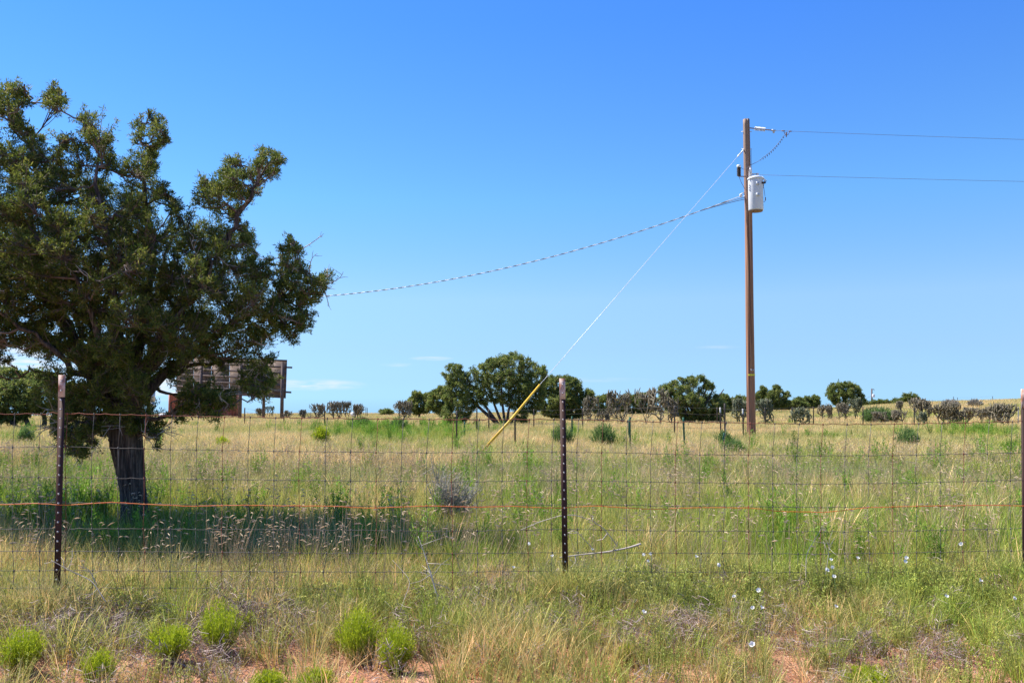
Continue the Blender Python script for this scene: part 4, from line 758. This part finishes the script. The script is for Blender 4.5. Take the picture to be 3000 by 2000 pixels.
for px, D_ in ((831, 54.9), (709, 56.4), (594, 57.8)):
    q = pt(px, 1060, D_); zb = gz(q[0], D_ - .22); lo_ = np.array([q[0], D_ - .22, zb - .2]) - BO; hi_ = np.array([q[0], D_ - .22, q[2]]) - BO; MB().tube([lo_, hi_], [.115, .10], 10).build('leg', M['timber'], bbd, True)
for px, D_ in ((769, 56.6), (530, 59.6)):
    q = pt(px, 1100, D_); zb = gz(q[0], D_ + .4); MB().tube([np.array([q[0], D_ + .4, zb - .2]) - BO, np.array([q[0], D_ + .4, q[2]]) - BO], .1, 10).build('leg', M['timber'], bbd, True)
cD = 74.; cl, cr2 = pt(497, 1165, cD), pt(684, 1165, cD); zc = gz((cl[0] + cr2[0]) / 2, cD); ctr = empty('steel_container', ((cl[0] + cr2[0]) / 2, cD, zc), 'rusty red corrugated steel container behind the billboard', 'container'); w = cr2[0] - cl[0]; hC = pt(600, 1152, cD)[2] - zc
n = 44; xs_ = np.linspace(-w / 2, w / 2, n * 2); dep = np.where(np.arange(n * 2) // 2 % 2 == 0, 0, .05); V = np.concatenate([np.stack([xs_, dep, np.full(n * 2, z)], 1) for z in (.05, hC)]); k = np.arange(n * 2 - 1)
MB().add(V, np.stack([k, k + 1, k + 1 + n * 2, k + n * 2], 1)).build('front_wall', M['red_metal'], ctr)
MB().box((0, 1.25, hC / 2 + .02), (w - .02, 2.3, hC - .08)).build('shell', M['red_metal'], ctr); MB().box((0, 1.2, hC + .03), (w + .1, 2.6, .1)).build('roof_rail', M['white'], ctr); MB().box((0, .0, .03), (w + .04, .14, .14)).build('bottom_rail', M['timber'], ctr)
for s_ in (-1, 1): MB().box((s_ * w / 2, 0, hC / 2), (.12, .16, hC)).build('corner_post', M['red_metal'], ctr)
vp = pt(481, 1222, 70); vz = gz(vp[0], 70); tro = empty('stock_trough', (vp[0], 70, vz), 'low white box with dark top left of the red container', 'trough')
tb = MB(); tb.box((0, 0, .32), (.72, .6, .36)); tb.box((0, -.01, .07), (.6, .5, .14)); tb.build('basin', M['white'], tro); MB().box((0, 0, .525), (.78, .64, .06)).build('rim', M['dark_rubber'], tro)
wp = hit(1036, 1228); tk = empty('water_tank', (wp[0], wp[1], gz(wp[0], wp[1])), 'small white tilted tank among the chollas on the left skyline', 'tank'); ang = .12
MB().box((0, 0, .42), (.42, .42, .30), [[math.cos(ang), 0, math.sin(ang)], [0, 1, 0], [-math.sin(ang), 0, math.cos(ang)]]).build('tank_shell', M['white'], tk); MB().box((0, 0, .13), (.34, .34, .27)).build('stand', M['timber'], tk)

# ------------------------------------------------------------------ grass and weeds (stuff, scattered plants)
def blade_tuft(seed, n, h, spread, wd, curve=.35, mixdry=.3, flags=0, hv=.35):
    rs = np.random.default_rng(seed); a = rs.uniform(0, 6.28, n); q = np.sqrt(rs.uniform(0, 1, n)) * spread; B0 = np.stack([q * np.cos(a), q * np.sin(a), np.full(n, -.01)], 1)
    az_ = a + rs.normal(0, .9, n); H = h * rs.uniform(1 - hv, 1 + hv * .6, n); lean = rs.uniform(.02, .35, n) * H; cur = np.abs(rs.normal(0, curve, n)) * H
    dirv = np.stack([np.cos(az_), np.sin(az_), np.zeros(n)], 1); sd_ = rs.uniform(0, 6.28, n); side = np.stack([np.cos(sd_), np.sin(sd_), np.zeros(n)], 1)
    S = np.array([0, .4, .75, 1.]); PP = []
    for s_ in S: PP.append(B0 + dirv * (lean * s_ + cur * s_ ** 2.2)[:, None] + np.array([0, 0, 1]) * (H * (s_ - .25 * (cur / H) * s_ ** 2.5))[:, None])
    wv = wd * rs.uniform(.6, 1.4, n)[:, None] / 2; V = np.stack([PP[0] - side * wv * .8, PP[0] + side * wv * .8, PP[1] + side * wv, PP[1] - side * wv, PP[2] + side * wv * .7, PP[2] - side * wv * .7, PP[3]], 1)
    t = np.where(rs.uniform(0, 1, n) < mixdry, rs.uniform(.75, 1, n), rs.uniform(0, .7, n)); hh = np.array([0, 0, .4, .4, .75, .75, 1]); A = np.stack([np.repeat(t, 7), np.tile(hh, n)], 1); k = np.arange(n)[:, None] * 7
    mb = MB().add(V.reshape(-1, 3), [k + np.array([0, 1, 2, 3]), k + np.array([3, 2, 4, 5]), k + np.array([5, 4, 6])], A); return mb
def seed_stalk(seed, n=7, h=.42, fl=.036):
    rs = np.random.default_rng(seed); mb = MB()
    for _ in range(n):
        b0 = np.array([rs.normal(0, .04), rs.normal(0, .04), 0]); H = h * rs.uniform(.75, 1.15); e = b0 + np.array([rs.normal(0, .07), rs.normal(0, .07), H]); Q = bez(b0, (b0 + e) / 2 + np.array([0, 0, .05]), e, 4); mb.tube(Q, [.0013, .0011, .001, .0008], 3, False, np.array([.2, .5]))
        for f in range(rs.integers(1, 3)):
            c = e - np.array([0, 0, .045 * f]); a = rs.uniform(0, 6.28); dv = np.array([math.cos(a), math.sin(a), rs.uniform(-.25, .45)]); l = fl * rs.uniform(.8, 1.2); up_ = np.array([0, 0, .0042]); sdv = np.cross(dv, [0, 0, 1]) * .003
            P = [c, c + dv * l * .5 + up_ * .6, c + dv * l]; V = [P[0], P[1] + up_, P[2], P[1] - up_, P[1] + sdv, P[1] - sdv]; mb.add(np.array(V), [np.array([[0, 1, 2, 3]]), np.array([[0, 4, 2, 5]])], np.array([rs.uniform(.3, 1), 1]))
    return mb
def forb(seed, h, w, n=14, leaves=16, L=.016, Wd=.006, up=.6):
    rs = np.random.default_rng(seed); mb = MB()
    for _ in range(n):
        a = rs.uniform(0, 6.28); q = rs.uniform(.1, 1) * w / 2; H = h * rs.uniform(.6, 1.1); b0 = np.array([math.cos(a), math.sin(a), 0]) * q * .3; e = np.array([math.cos(a) * q, math.sin(a) * q, H]); Q = bez(b0, b0 * .5 + e * .4 + np.array([0, 0, H * .15]), e, 5); mb.tube(Q, np.linspace(.0018, .001, 5), 3, False, np.array([.3, .2]))
        m = leaves; T = rs.uniform(.15, 1, m); P = (1 - T)[:, None] ** 2 * b0 + (2 * T * (1 - T))[:, None] * (b0 * .5 + e * .4 + np.array([0, 0, H * .15])) + (T ** 2)[:, None] * e
        d = rs.normal(size=(m, 3)); d[:, 2] = np.abs(d[:, 2]) * .6 + up; d /= np.linalg.norm(d, axis=1)[:, None]; s_ = np.cross(d, rs.normal(size=(m, 3))); s_ /= np.linalg.norm(s_, axis=1)[:, None]; l = L * rs.uniform(.6, 1.5, (m, 1)); wv = Wd * rs.uniform(.6, 1.3, (m, 1))
        V = np.stack([P, P + d * l * .45 + s_ * wv * .5, P + d * l, P + d * l * .45 - s_ * wv * .5], 1); t = np.clip(rs.normal(.5, .22, m), 0, 1); A = np.stack([np.repeat(t, 4), np.repeat(T, 4)], 1); mb.add(V.reshape(-1, 3), np.arange(m)[:, None] * 4 + np.arange(4), A)
    return mb
def tangle(seed, h, w, n=150):
    rs = np.random.default_rng(seed); mb = MB()
    for _ in range(n):
        a = rs.uniform(0, 6.28); q = rs.uniform(0, 1) * w / 2; c = np.array([math.cos(a) * q, math.sin(a) * q, h * rs.uniform(.05, 1) * (1 - (q / (w / 2)) ** 2 * .6)]); d = rs.normal(size=3) * np.array([1, 1, .8]); d /= np.linalg.norm(d); l = rs.uniform(.015, .07); s_ = np.cross(d, rs.normal(size=3)); s_ /= np.linalg.norm(s_); wv = .0009
        mid_ = c + rs.normal(0, .006, 3); P = [c - d * l / 2, mid_, c + d * l / 2]; V = [P[0] - s_ * wv, P[0] + s_ * wv, P[1] + s_ * wv, P[1] - s_ * wv, P[2]]; mb.add(np.array(V), [np.array([[0, 1, 2, 3]]), np.array([[3, 2, 4]])], np.array([rs.uniform(0, 1), .5]))
    return mb
def litter(seed, n=30, w=.09):
    rs = np.random.default_rng(seed); mb = MB(); c = np.stack([rs.normal(0, w / 2, n), rs.normal(0, w / 2, n), rs.uniform(.002, .012, n)], 1); d = rs.normal(size=(n, 3)) * np.array([1, 1, .25]); d /= np.linalg.norm(d, axis=1)[:, None]; s_ = np.cross(d, rs.normal(size=(n, 3)) * .5 + np.array([0, 0, 1])); s_ /= np.linalg.norm(s_, axis=1)[:, None]
    l = rs.uniform(.006, .03, (n, 1)); wv = rs.uniform(.0015, .006, (n, 1)); V = np.stack([c - d * l / 2, c + s_ * wv / 2, c + d * l / 2, c - s_ * wv / 2], 1); mb.add(V.reshape(-1, 3), np.arange(n)[:, None] * 4 + np.arange(4), np.stack([np.repeat(rs.uniform(0, 1, n), 4), np.full(n * 4, .5)], 1)); return mb
def proto_col(name, mbs, mat):
    c = bpy.data.collections.new(name)
    for k, m_ in enumerate(mbs):
        me = m_.mesh(name); me.materials.append(M[mat]); o = bpy.data.objects.new('%s_%02d' % (name, k), me); c.objects.link(o)
    return c, len(mbs)
def scatter(name, col, P, scale, tint, label, cat):
    c, nv = col; n = len(P); me = bpy.data.meshes.new(name); me.vertices.add(n); me.vertices.foreach_set('co', P.astype(np.float32).ravel())
    rot = np.stack([rng.normal(0, .06, n), rng.normal(0, .06, n), rng.uniform(0, 6.28, n)], 1)
    for nm, ty, arr in (('rot', 'FLOAT_VECTOR', rot), ('scl', 'FLOAT', scale)):
        at = me.attributes.new(nm, ty, 'POINT'); at.data.foreach_set('vector' if ty == 'FLOAT_VECTOR' else 'value', np.asarray(arr, np.float32).ravel())
    at = me.attributes.new('idx', 'INT', 'POINT'); at.data.foreach_set('value', rng.integers(0, nv, n).astype(np.int32))
    at = me.attributes.new('tint', 'FLOAT_COLOR', 'POINT'); at.data.foreach_set('color', np.concatenate([tint, np.ones((n, 1))], 1).astype(np.float32).ravel())
    o = bpy.data.objects.new(name, me); COL.objects.link(o); tag(o, label, cat, kind='stuff')
    ng = bpy.data.node_groups.new(name, 'GeometryNodeTree'); ng.interface.new_socket('Geometry', in_out='INPUT', socket_type='NodeSocketGeometry'); ng.interface.new_socket('Geometry', in_out='OUTPUT', socket_type='NodeSocketGeometry')
    N, L = ng.nodes, ng.links; gi, go = N.new('NodeGroupInput'), N.new('NodeGroupOutput'); ip = N.new('GeometryNodeInstanceOnPoints'); ci = N.new('GeometryNodeCollectionInfo')
    ci.inputs['Collection'].default_value = c; ci.inputs['Separate Children'].default_value = True; ci.inputs['Reset Children'].default_value = True; ip.inputs['Pick Instance'].default_value = True
    def na(nm, ty):
        q = N.new('GeometryNodeInputNamedAttribute'); q.data_type = ty; q.inputs['Name'].default_value = nm; return [x for x in q.outputs if x.enabled and x.name == 'Attribute'][0]
    er = N.new('FunctionNodeEulerToRotation'); L.new(na('rot', 'FLOAT_VECTOR'), er.inputs[0]); L.new(er.outputs[0], ip.inputs['Rotation']); L.new(na('scl', 'FLOAT'), ip.inputs['Scale']); L.new(na('idx', 'INT'), ip.inputs['Instance Index'])
    L.new(gi.outputs[0], ip.inputs['Points']); L.new(ci.outputs[0], ip.inputs['Instance']); L.new(ip.outputs[0], go.inputs[0])
    md = o.modifiers.new('scatter', 'NODES'); md.node_group = ng; return o
def sample(y0, y1, dens, side=.72, pad=1.2):
    area = side * (y1 * y1 - y0 * y0) + 2 * pad * (y1 - y0); n = int(area * dens); y = np.sqrt(rng.uniform(y0 * y0, y1 * y1, n)); hw = side * y + pad; x = rng.uniform(-1, 1, n) * hw; return x, y
def cpx(x, y): return 1500 + FPX * x / y
def cpy(x, y, h=.28): return HOR + FPX * (CAMZ - h - ground(x, y)) / y
STRAW = np.array([.63, .51, .295]); GREEN = np.array([.225, .345, .045]); OLIVE = np.array([.385, .39, .10]); GREY = np.array([.36, .345, .21]); LUSH = np.array([.17, .31, .038])
green_patches = [(2080, 1362, 150, 30, .9), (2560, 1365, 300, 26, .6), (1080, 1252, 130, 18, .9), (2845, 1258, 90, 14, 1.0), (1300, 1262, 120, 14, .6), (1690, 1265, 150, 16, .6), (1500, 1400, 120, 30, .6), (2150, 1300, 70, 14, .9), (2330, 1345, 150, 22, .7), (240, 1440, 300, 60, .9),
                 (70, 1275, 70, 16, .7), (2850, 1370, 200, 24, .7), (2380, 1310, 60, 12, .5), (2950, 1300, 80, 30, .6), (1850, 1290, 60, 14, .5), (2700, 1205, 300, 8, .5), (1350, 1370, 90, 16, .5), (1750, 1350, 200, 20, .5), (1050, 1300, 160, 14, .35), (2450, 1265, 160, 10, .4), (2700, 1330, 180, 16, .5), (600, 1400, 160, 25, .4), (2250, 1420, 260, 26, .4)]
def grass_tint(x, y):
    px, py = cpx(x, y), cpy(x, y); n = fbm(x * .35, y * .18, 3); n2 = fbm(x * 1.3, y * .7, 8); n3 = fbm(x * .9 + 7, y * .25, 15)
    dry = np.interp(py, [1200, 1250, 1300, 1330, 1345, 1400, 1470, 1560, 1700, 2000], [.82, .72, .68, .72, .40, .34, .31, .36, .45, .5]) + (n - .5) * 1.3 + (n2 - .5) * .8
    for gx, gy, rx, ry, am in green_patches: dry = dry - am * np.exp(-((px - gx) / rx) ** 2 - ((py - gy) / ry) ** 2)
    dry = np.clip(dry + rng.normal(0, .16, len(x)), 0, 1)[:, None]
    grn = GREEN + (OLIVE - GREEN) * np.clip((n3 - .3) * 1.6, 0, 1)[:, None]; gmask = np.clip(np.exp(-((py - 1375) / 30) ** 2) * (n2 > .4) * .7, 0, 1)[:, None]; grn = grn * (1 - gmask) + GREY * gmask
    c = grn * (1 - dry) + STRAW * dry; return np.clip(c * rng.normal(1, .13, (len(x), 1)), .02, .9), dry[:, 0]
tA = proto_col('fine_tuft', [blade_tuft(400 + k, 34, .30, .07, .0036, .45, .3) for k in range(6)], 'grass')
tB = proto_col('mid_tuft', [blade_tuft(420 + k, 30, .33, .13, .007, .35, .3) for k in range(6)], 'grass')
tC = proto_col('far_tuft', [blade_tuft(440 + k, 34, .34, .30, .016, .3, .3) for k in range(6)], 'grass')
tS = proto_col('seed_stalk', [seed_stalk(460 + k) for k in range(6)], 'seed'); tW = proto_col('leafy_weed', [forb(480 + k, .42, .26, 14, 26, .035, .007, .9) for k in range(5)], 'weed')
tF = proto_col('low_forb', [forb(500 + k, .15, .17, 16, 15, .013, .0036) for k in range(6)], 'weed'); tT = proto_col('dry_tangle', [tangle(520 + k, .14, .24) for k in range(5)], 'brush'); tL = proto_col('soil_litter', [litter(540 + k) for k in range(5)], 'litter')
def place(x, y): return np.stack([x, y, ground(x, y)], 1)
fence_y = lambda x: 5.21 + .107 * x
soil_patches = [(1180 / 1.568 * 0 + 760, 1872, 60, 30), (590, 1925, 70, 40), (330, 1830, 110, 28), (800, 1960, 260, 40), (150, 1985, 200, 35), (380, 1960, 130, 40), (1250, 1990, 200, 30), (1950, 1975, 130, 22), (2300, 1950, 70, 18), (2680, 1910, 80, 20), (60, 1960, 80, 60), (1680, 1930, 140, 25)]
def bare(x, y):
    px, py = cpx(x, y), cpy(x, y, 0); m = np.zeros(len(x))
    for gx, gy, rx, ry in soil_patches: m = np.maximum(m, np.exp(-((px - gx) / rx) ** 2 - ((py - gy) / ry) ** 2))
    return m
# behind the fence
x, y = sample(4.4, 12.5, 150); back = sstep(-.15, .5, y - fence_y(x)); keep = rng.uniform(0, 1, len(x)) < back; x, y = x[keep], y[keep]; tnt, dr = grass_tint(x, y)
scatter('field_grass', tA, place(x, y), rng.uniform(.6, 1.1, len(x)) * (.75 + .5 * fbm(x * .8, y * .8, 30)) * np.interp(y - fence_y(x), [-.1, .4, 1.4], [.62, .72, 1]), tnt, 'olive green and straw grass just behind the wire fence', 'grass')
x, y = sample(12, 32, 62); tnt, dr = grass_tint(x, y); scatter('field_grass', tB, place(x, y), rng.uniform(.5, 1.0, len(x)) * (.7 + .55 * fbm(x * .5, y * .4, 31)), tnt, 'straw and green grass in the middle of the field', 'grass')
x, y = sample(31, 100, 9); tnt, dr = grass_tint(x, y); scatter('field_grass', tC, place(x, y), rng.uniform(.4, .9, len(x)), tnt, 'tan dry grass out to the skyline', 'grass')
# grass hugging the feet of the fence posts
fx, fy = [], []
for ppx in (166, 1658, 3006):
    q = fpt(ppx, 1790); fx.append(q[0] + rng.normal(0, .10, 46)); fy.append(q[1] - rng.uniform(.02, .22, 46))
x, y = np.concatenate(fx), np.concatenate(fy); tnt, dr = grass_tint(x, y); scatter('post_foot_grass', tA, place(x, y), rng.uniform(.6, .98, len(x)), tnt, 'grass tufts crowding the feet of the steel fence posts', 'grass')
# taller pale dry stalks
x, y = sample(5, 24, 4); k = (y > fence_y(x) + .25) & (fbm(x * .7, y * .5, 44) > .54) & ~((cpx(x, y) < 1380) & (y < 7.2) & (rng.uniform(0, 1, len(x)) < .75)); x, y = x[k], y[k]; tnt = np.clip(np.tile(STRAW * 1.15, (len(x), 1)) * rng.normal(1, .12, (len(x), 1)), .05, .9)
scatter('dry_stalk_grass', tA, place(x, y), rng.uniform(1.0, 1.45, len(x)), tnt, 'taller pale dry stalks standing above the field grass', 'grass')
# grama seed heads
x, y = sample(4.9, 16, 44); px = cpx(x, y); k = (y > fence_y(x) - .05) & (rng.uniform(0, 1, len(x)) < np.clip(.24 + .42 * np.exp(-((px - 750) / 480) ** 2) * np.exp(-((y - 5.7) / .55) ** 2), 0, 1)); x, y = x[k], y[k]
scatter('grama_seed_stalk', tS, place(x, y), rng.uniform(.8, 1.2, len(x)), np.clip(rng.normal(1, .12, (len(x), 1)) * np.ones((1, 3)), .4, 1.3), 'pale sideways seed heads of grama grass above the shaded grass', 'grass')
# lush weeds round the juniper trunk and along the shade
x, y = sample(6.0, 13, 30, .8); px, py = cpx(x, y), cpy(x, y, .3); m = np.exp(-((px - 150) / 260) ** 2 - ((y - 8.2) / 1.2) ** 2) + .8 * np.exp(-((px - 430) / 110) ** 2 - ((y - 8.2) / .7) ** 2) + .6 * np.exp(-((px - 900) / 330) ** 2 - ((y - 7.6) / .6) ** 2) * .5 + .07
k = rng.uniform(0, 1, len(x)) < m; x, y = x[k], y[k]; tnt = np.clip(LUSH * rng.normal(1, .15, (len(x), 1)) + rng.uniform(0, .04, (len(x), 1)) * np.array([1, .5, .2]), .01, .6)
scatter('leafy_weeds', tW, place(x, y), rng.uniform(.6, 1.15, len(x)), tnt, 'lush green leafy weeds round the foot of the juniper', 'weeds')
x, y = sample(13, 40, 2.2); tnt, dr = grass_tint(x, y); k = dr < .3; x, y = x[k], y[k]; scatter('leafy_weeds', tW, place(x, y), rng.uniform(.8, 1.3, len(x)), np.clip(LUSH * rng.normal(1, .2, (len(x), 1)), .01, .6), 'scattered green weeds in the middle of the field', 'weeds')
def brush_mask(x, y):
    px, py = cpx(x, y), cpy(x, y, .1)
    return .9 * np.exp(-((px - 740) / 200) ** 2 - ((py - 1745) / 75) ** 2) + .8 * np.exp(-((px - 1450) / 160) ** 2 - ((py - 1740) / 60) ** 2) + .5 * np.exp(-((px - 1750) / 120) ** 2 - ((py - 1680) / 40) ** 2) + .6 * np.exp(-((px - 200) / 220) ** 2 - ((py - 1800) / 60) ** 2) + .35 * np.exp(-((px - 2050) / 260) ** 2 - ((py - 1790) / 50) ** 2) + .35 * np.exp(-((px - 2650) / 200) ** 2 - ((py - 1860) / 40) ** 2) + .06
def off_bush(x, y):
    k = np.ones(len(x), bool)
    for bx_, by_, br_ in SN_POS: k &= ((x - bx_) ** 2 + ((y - by_ + .10) * .8) ** 2 > (br_ * .95) ** 2) | (rng.uniform(0, 1, len(x)) < .4)
    return k
# foreground verge in front of and under the fence
x, y = sample(3.3, 6.0, 200, .72, .8); b_ = bare(x, y); f_ = y - fence_y(x); px = cpx(x, y); keep = (rng.uniform(0, 1, len(x)) < np.clip(1.05 - b_ * np.where(cpx(x, y) < 1300, .85, .5), .15, 1) * np.interp(px, [0, 1200, 1700, 3000], [.5, .55, .85, .9]) * np.interp(f_, [-1.6, -.9, -.3, .3, .9], [.35, .8, 1, .9, .1]) * off_bush(x, y) * (.35 + .9 * fbm(x * 2.5, y * 2.5, 50)) * (1 - .6 * np.clip(brush_mask(x, y) - .08, 0, 1))); x, y = x[keep], y[keep]
tnt = np.clip((np.array([.31, .42, .062]) + (np.array([.46, .42, .17]) - np.array([.31, .42, .062])) * fbm(x * 3, y * 3, 51)[:, None]) * rng.normal(1, .16, (len(x), 1)), .02, .6)
scatter('verge_forbs', tF, place(x, y), rng.uniform(.55, 1.15, len(x)) * np.interp(y - fence_y(x), [-.7, -.25, .1, .5], [.85, 1.25, 1.25, .9]), tnt, 'low green leafy plants on the verge in front of the fence', 'ground cover')
x, y = sample(3.3, 6.0, 215, .72, .8); b_ = bare(x, y); f_ = y - fence_y(x); px = cpx(x, y); keep = (rng.uniform(0, 1, len(x)) < np.clip(1 - b_ * np.where(cpx(x, y) < 1300, .7, .35), .25, 1) * np.where(px < 1300, np.interp(f_, [-1.5, -.6, -.2], [.5, .65, 1]), np.interp(f_, [-1.4, -.8], [.6, 1])) * np.interp(f_, [-1.7, -.3, .3, .7], [.75, .85, 1, .4]) * off_bush(x, y) * (.25 + 1.0 * fbm(x * 2 + 4, y * 2, 53)) * (1 - .45 * np.clip(brush_mask(x, y) - .08, 0, 1))); x, y = x[keep], y[keep]; dry = np.clip(.45 + (fbm(x * 2, y * 2, 54) - .5) * 1.6 + rng.normal(0, .2, len(x)), 0, 1)[:, None]
tnt = np.clip((np.array([.25, .37, .045]) * (1 - dry) + np.array([.62, .46, .25]) * dry) * rng.normal(1, .14, (len(x), 1)), .02, .9)
scatter('verge_grass', tA, place(x, y), rng.uniform(.35, .85, len(x)) * np.interp(cpx(x, y), [0, 1500, 1900], [1, 1, .8]), tnt, 'wispy green and straw grass on the verge in front of the fence', 'grass')
x, y = sample(3.4, 6.0, 260, .72, .8); px, py = cpx(x, y), cpy(x, y, .1); m = brush_mask(x, y)
k = rng.uniform(0, 1, len(x)) < m; x, y = x[k], y[k]; scatter('dry_brush_tangle', tT, place(x, y), rng.uniform(.6, 1.3, len(x)), np.clip(rng.normal(1, .12, (len(x), 1)) * np.array([[1, .95, .97]]), .4, 1.3), 'mauve grey tangle of dead twigs along the foot of the fence', 'dry brush')
x, y = sample(3.1, 6.0, 190, .72, .8); scatter('soil_litter', tL, place(x, y), rng.uniform(.6, 1.4, len(x)), np.clip(rng.normal(1, .1, (len(x), 1)) * np.ones((1, 3)), .5, 1.3), 'brown plant litter strewn on the red soil of the verge', 'litter')

# ------------------------------------------------------------------ twigs and branches by the fence, white flowers
rs = np.random.default_rng(9)
def stick(name, pts, r0, r1, label, D0=None, subs=0, mat='dead_twig'):
    K = np.array([pt(a, b, (D0 or fence_D(a)) + c) for a, b, c in pts]); tt = np.linspace(0, len(K) - 1, 8 * (len(K) - 1) + 1); Q = np.stack([np.interp(tt, np.arange(len(K)), K[:, q]) for q in range(3)], 1)
    for _ in range(4): Q[1:-1] = .25 * Q[:-2] + .5 * Q[1:-1] + .25 * Q[2:]
    mb = MB().tube(Q - K[0], np.linspace(r0, r1, len(Q)), 6)
    for _ in range(subs):
        k = rs.integers(2, len(Q) - 1); e = Q[k] + rs.normal(0, .07, 3) + np.array([0, 0, .03]); mb.tube([Q[k] - K[0], (Q[k] + e) / 2 - K[0] + rs.normal(0, .008, 3), e - K[0]], [r1 * 1.3, r1, r1 * .6], 4)
    o = mb.build(name, M[mat], smooth=True); o.location = K[0]; tag(o, label, 'branch', 'dead branches by the fence')
stick('fallen_branch', [(1878, 1592, .05), (1840, 1604, .06), (1780, 1616, .08), (1700, 1624, .1), (1640, 1632, .1)], .0065, .003, 'pale fallen branch with dark tip right of the middle post', subs=4)
stick('arched_branch', [(1525, 1552, .05), (1580, 1528, .06), (1640, 1510, .06), (1680, 1507, .07), (1730, 1522, .08), (1770, 1548, .09), (1810, 1600, .1)], .0022, .0028, 'long thin arched branch passing behind the middle post', subs=3)
stick('arched_branch', [(1660, 1548, .06), (1690, 1556, .06), (1712, 1580, .07), (1740, 1610, .08)], .002, .002, 'short arched twig below the long arched branch', subs=2)
stick('dead_branch', [(1285, 1760, -.25), (1265, 1690, -.2), (1245, 1625, -.15), (1225, 1570, -.1)], .005, .0015, 'upright forked dead branch in the grass left of the middle post', subs=9)
stick('dead_branch', [(310, 1762, -.3), (270, 1700, -.25), (200, 1668, -.2), (150, 1640, -.2)], .0025, .0015, 'pale crooked twig at the foot of the left fence post', subs=5)
stick('dead_branch', [(285, 1715, -.1), (262, 1668, -.1), (230, 1655, -.1)], .0025, .0012, 'small pale twig right of the left fence post', subs=4)
stick('dead_branch', [(1160, 1842, -.5), (1175, 1780, -.5), (1205, 1700, -.4), (1150, 1640, -.3)], .002, .001, 'thin straw-coloured stem in front of the fence left of the middle post', subs=2)
stick('dead_branch', [(2360, 1720, -.1), (2362, 1620, -.05), (2400, 1560, 0), (2408, 1540, 0)], .0026, .0012, 'tall bent straw stem in the grass on the right', subs=3)
stick('dead_branch', [(2415, 1712, -.1), (2425, 1640, -.1), (2430, 1600, -.1), (2420, 1580, -.1)], .0024, .001, 'curling pale dead stem beside the tall bent stem', subs=7)
FL = [(1133, 513), (1020, 542), (1150, 592), (1105, 594), (1103, 762), (1490, 587), (1998, 541), (607, 612), (637, 347), (605, 350), (848, 357), (1448, 420), (1472, 408), (1466, 373), (1480, 450), (1590, 365), (1812, 365), (1808, 382), (2063, 302), (2155, 468), (78, 300), (185, 355), (625, 380), (8, 408), (2310, 550), (370, 325), (950, 398)]
def flower_mesh(k):
    rs = np.random.default_rng(700 + k); n = 20; mb = MB(); prof = [(.002, -.020), (.006, -.008), (.014, .0), (.0185, .003)]; a = np.arange(n) * 2 * math.pi / n; V = []
    for r, z in prof:
        w_ = 1 + (.10 * np.sin(5 * a) + rs.normal(0, .03, n)) * (r / .0185); V.append(np.stack([r * w_ * np.cos(a), r * w_ * np.sin(a), np.full(n, z) + .003 * np.sin(5 * a + 1) * (r / .0185)], 1))
    i_ = np.arange(3)[:, None] * n; j_ = np.arange(n)[None]; kk_ = (j_ + 1) % n; mb.add(np.concatenate(V), np.stack([i_ + j_, i_ + kk_, i_ + n + kk_, i_ + n + j_], -1).reshape(-1, 4)); return mb
fl_meshes = [flower_mesh(k).mesh('corolla', True) for k in range(3)]
for me in fl_meshes: me.materials.append(M['petal'])
FLAB = ['white flower on a tall thin stem in the right foreground', 'white flower over a dark hollow in the green plants', 'larger of two white flowers below the tall-stemmed one', 'smaller of two white flowers below the tall-stemmed one', 'lowest white flower, near the bottom of the picture', 'lone white flower low in the plants right of centre',
        'white flower farthest right among the low foreground plants', 'white flower low in the grass below the middle post', 'upper right flower of a trio right of the fallen branch', 'upper left flower of a trio right of the fallen branch', 'lone white flower at the fence between the trio and the dead stems', 'white flower at the foot of the curling dead stem',
        'white flower just right of the curling dead stem', 'topmost white flower of the group by the curling dead stem', 'lowest white flower of the group by the curling dead stem', 'white flower right of the curling dead stem group, near the fence wire', 'upper of two white flowers close together at right', 'lower of two white flowers close together at right',
        'small white flower high in the grass at far right', 'small white flower at right, below the high one', 'white flower left of the middle post above the dead twigs', 'white flower just left of the middle post foot', 'lower flower of the trio right of the fallen branch', 'lone white flower low and left of the middle post', 'tiny white flower at the right edge of the verge', 'white flower resting by the fallen branch right of the middle post', 'white flower beside the pale twig right of the trio']
for k, (a, b) in enumerate(FL):
    px, py = 1500 + a / 1.568, 1400 + b / 1.568; base_y = py + (115 if py > 1660 else 125); p = hit(px, base_y); D = p[1]; f = pt(px, py, D); g_ = gz(p[0], D)
    root = empty('white_flower', (p[0], D, g_), FLAB[k], 'flower', 'white flowers in the verge')
    q = f - np.array(root.location); MB().tube([(0, 0, 0), (q[0] + .01, q[1], q[2] * .5), q], .0011, 4).build('stem', M['weed'] if False else M['bluebush'], root)
    o = link('corolla', fl_meshes[k % 3], root); o.location = q; o.rotation_euler = (rs.uniform(.2, 1.1), rs.uniform(-.5, .5), rs.uniform(-.6, .6)); s_ = rs.uniform(.5, .78); o.scale = (s_, s_, s_)
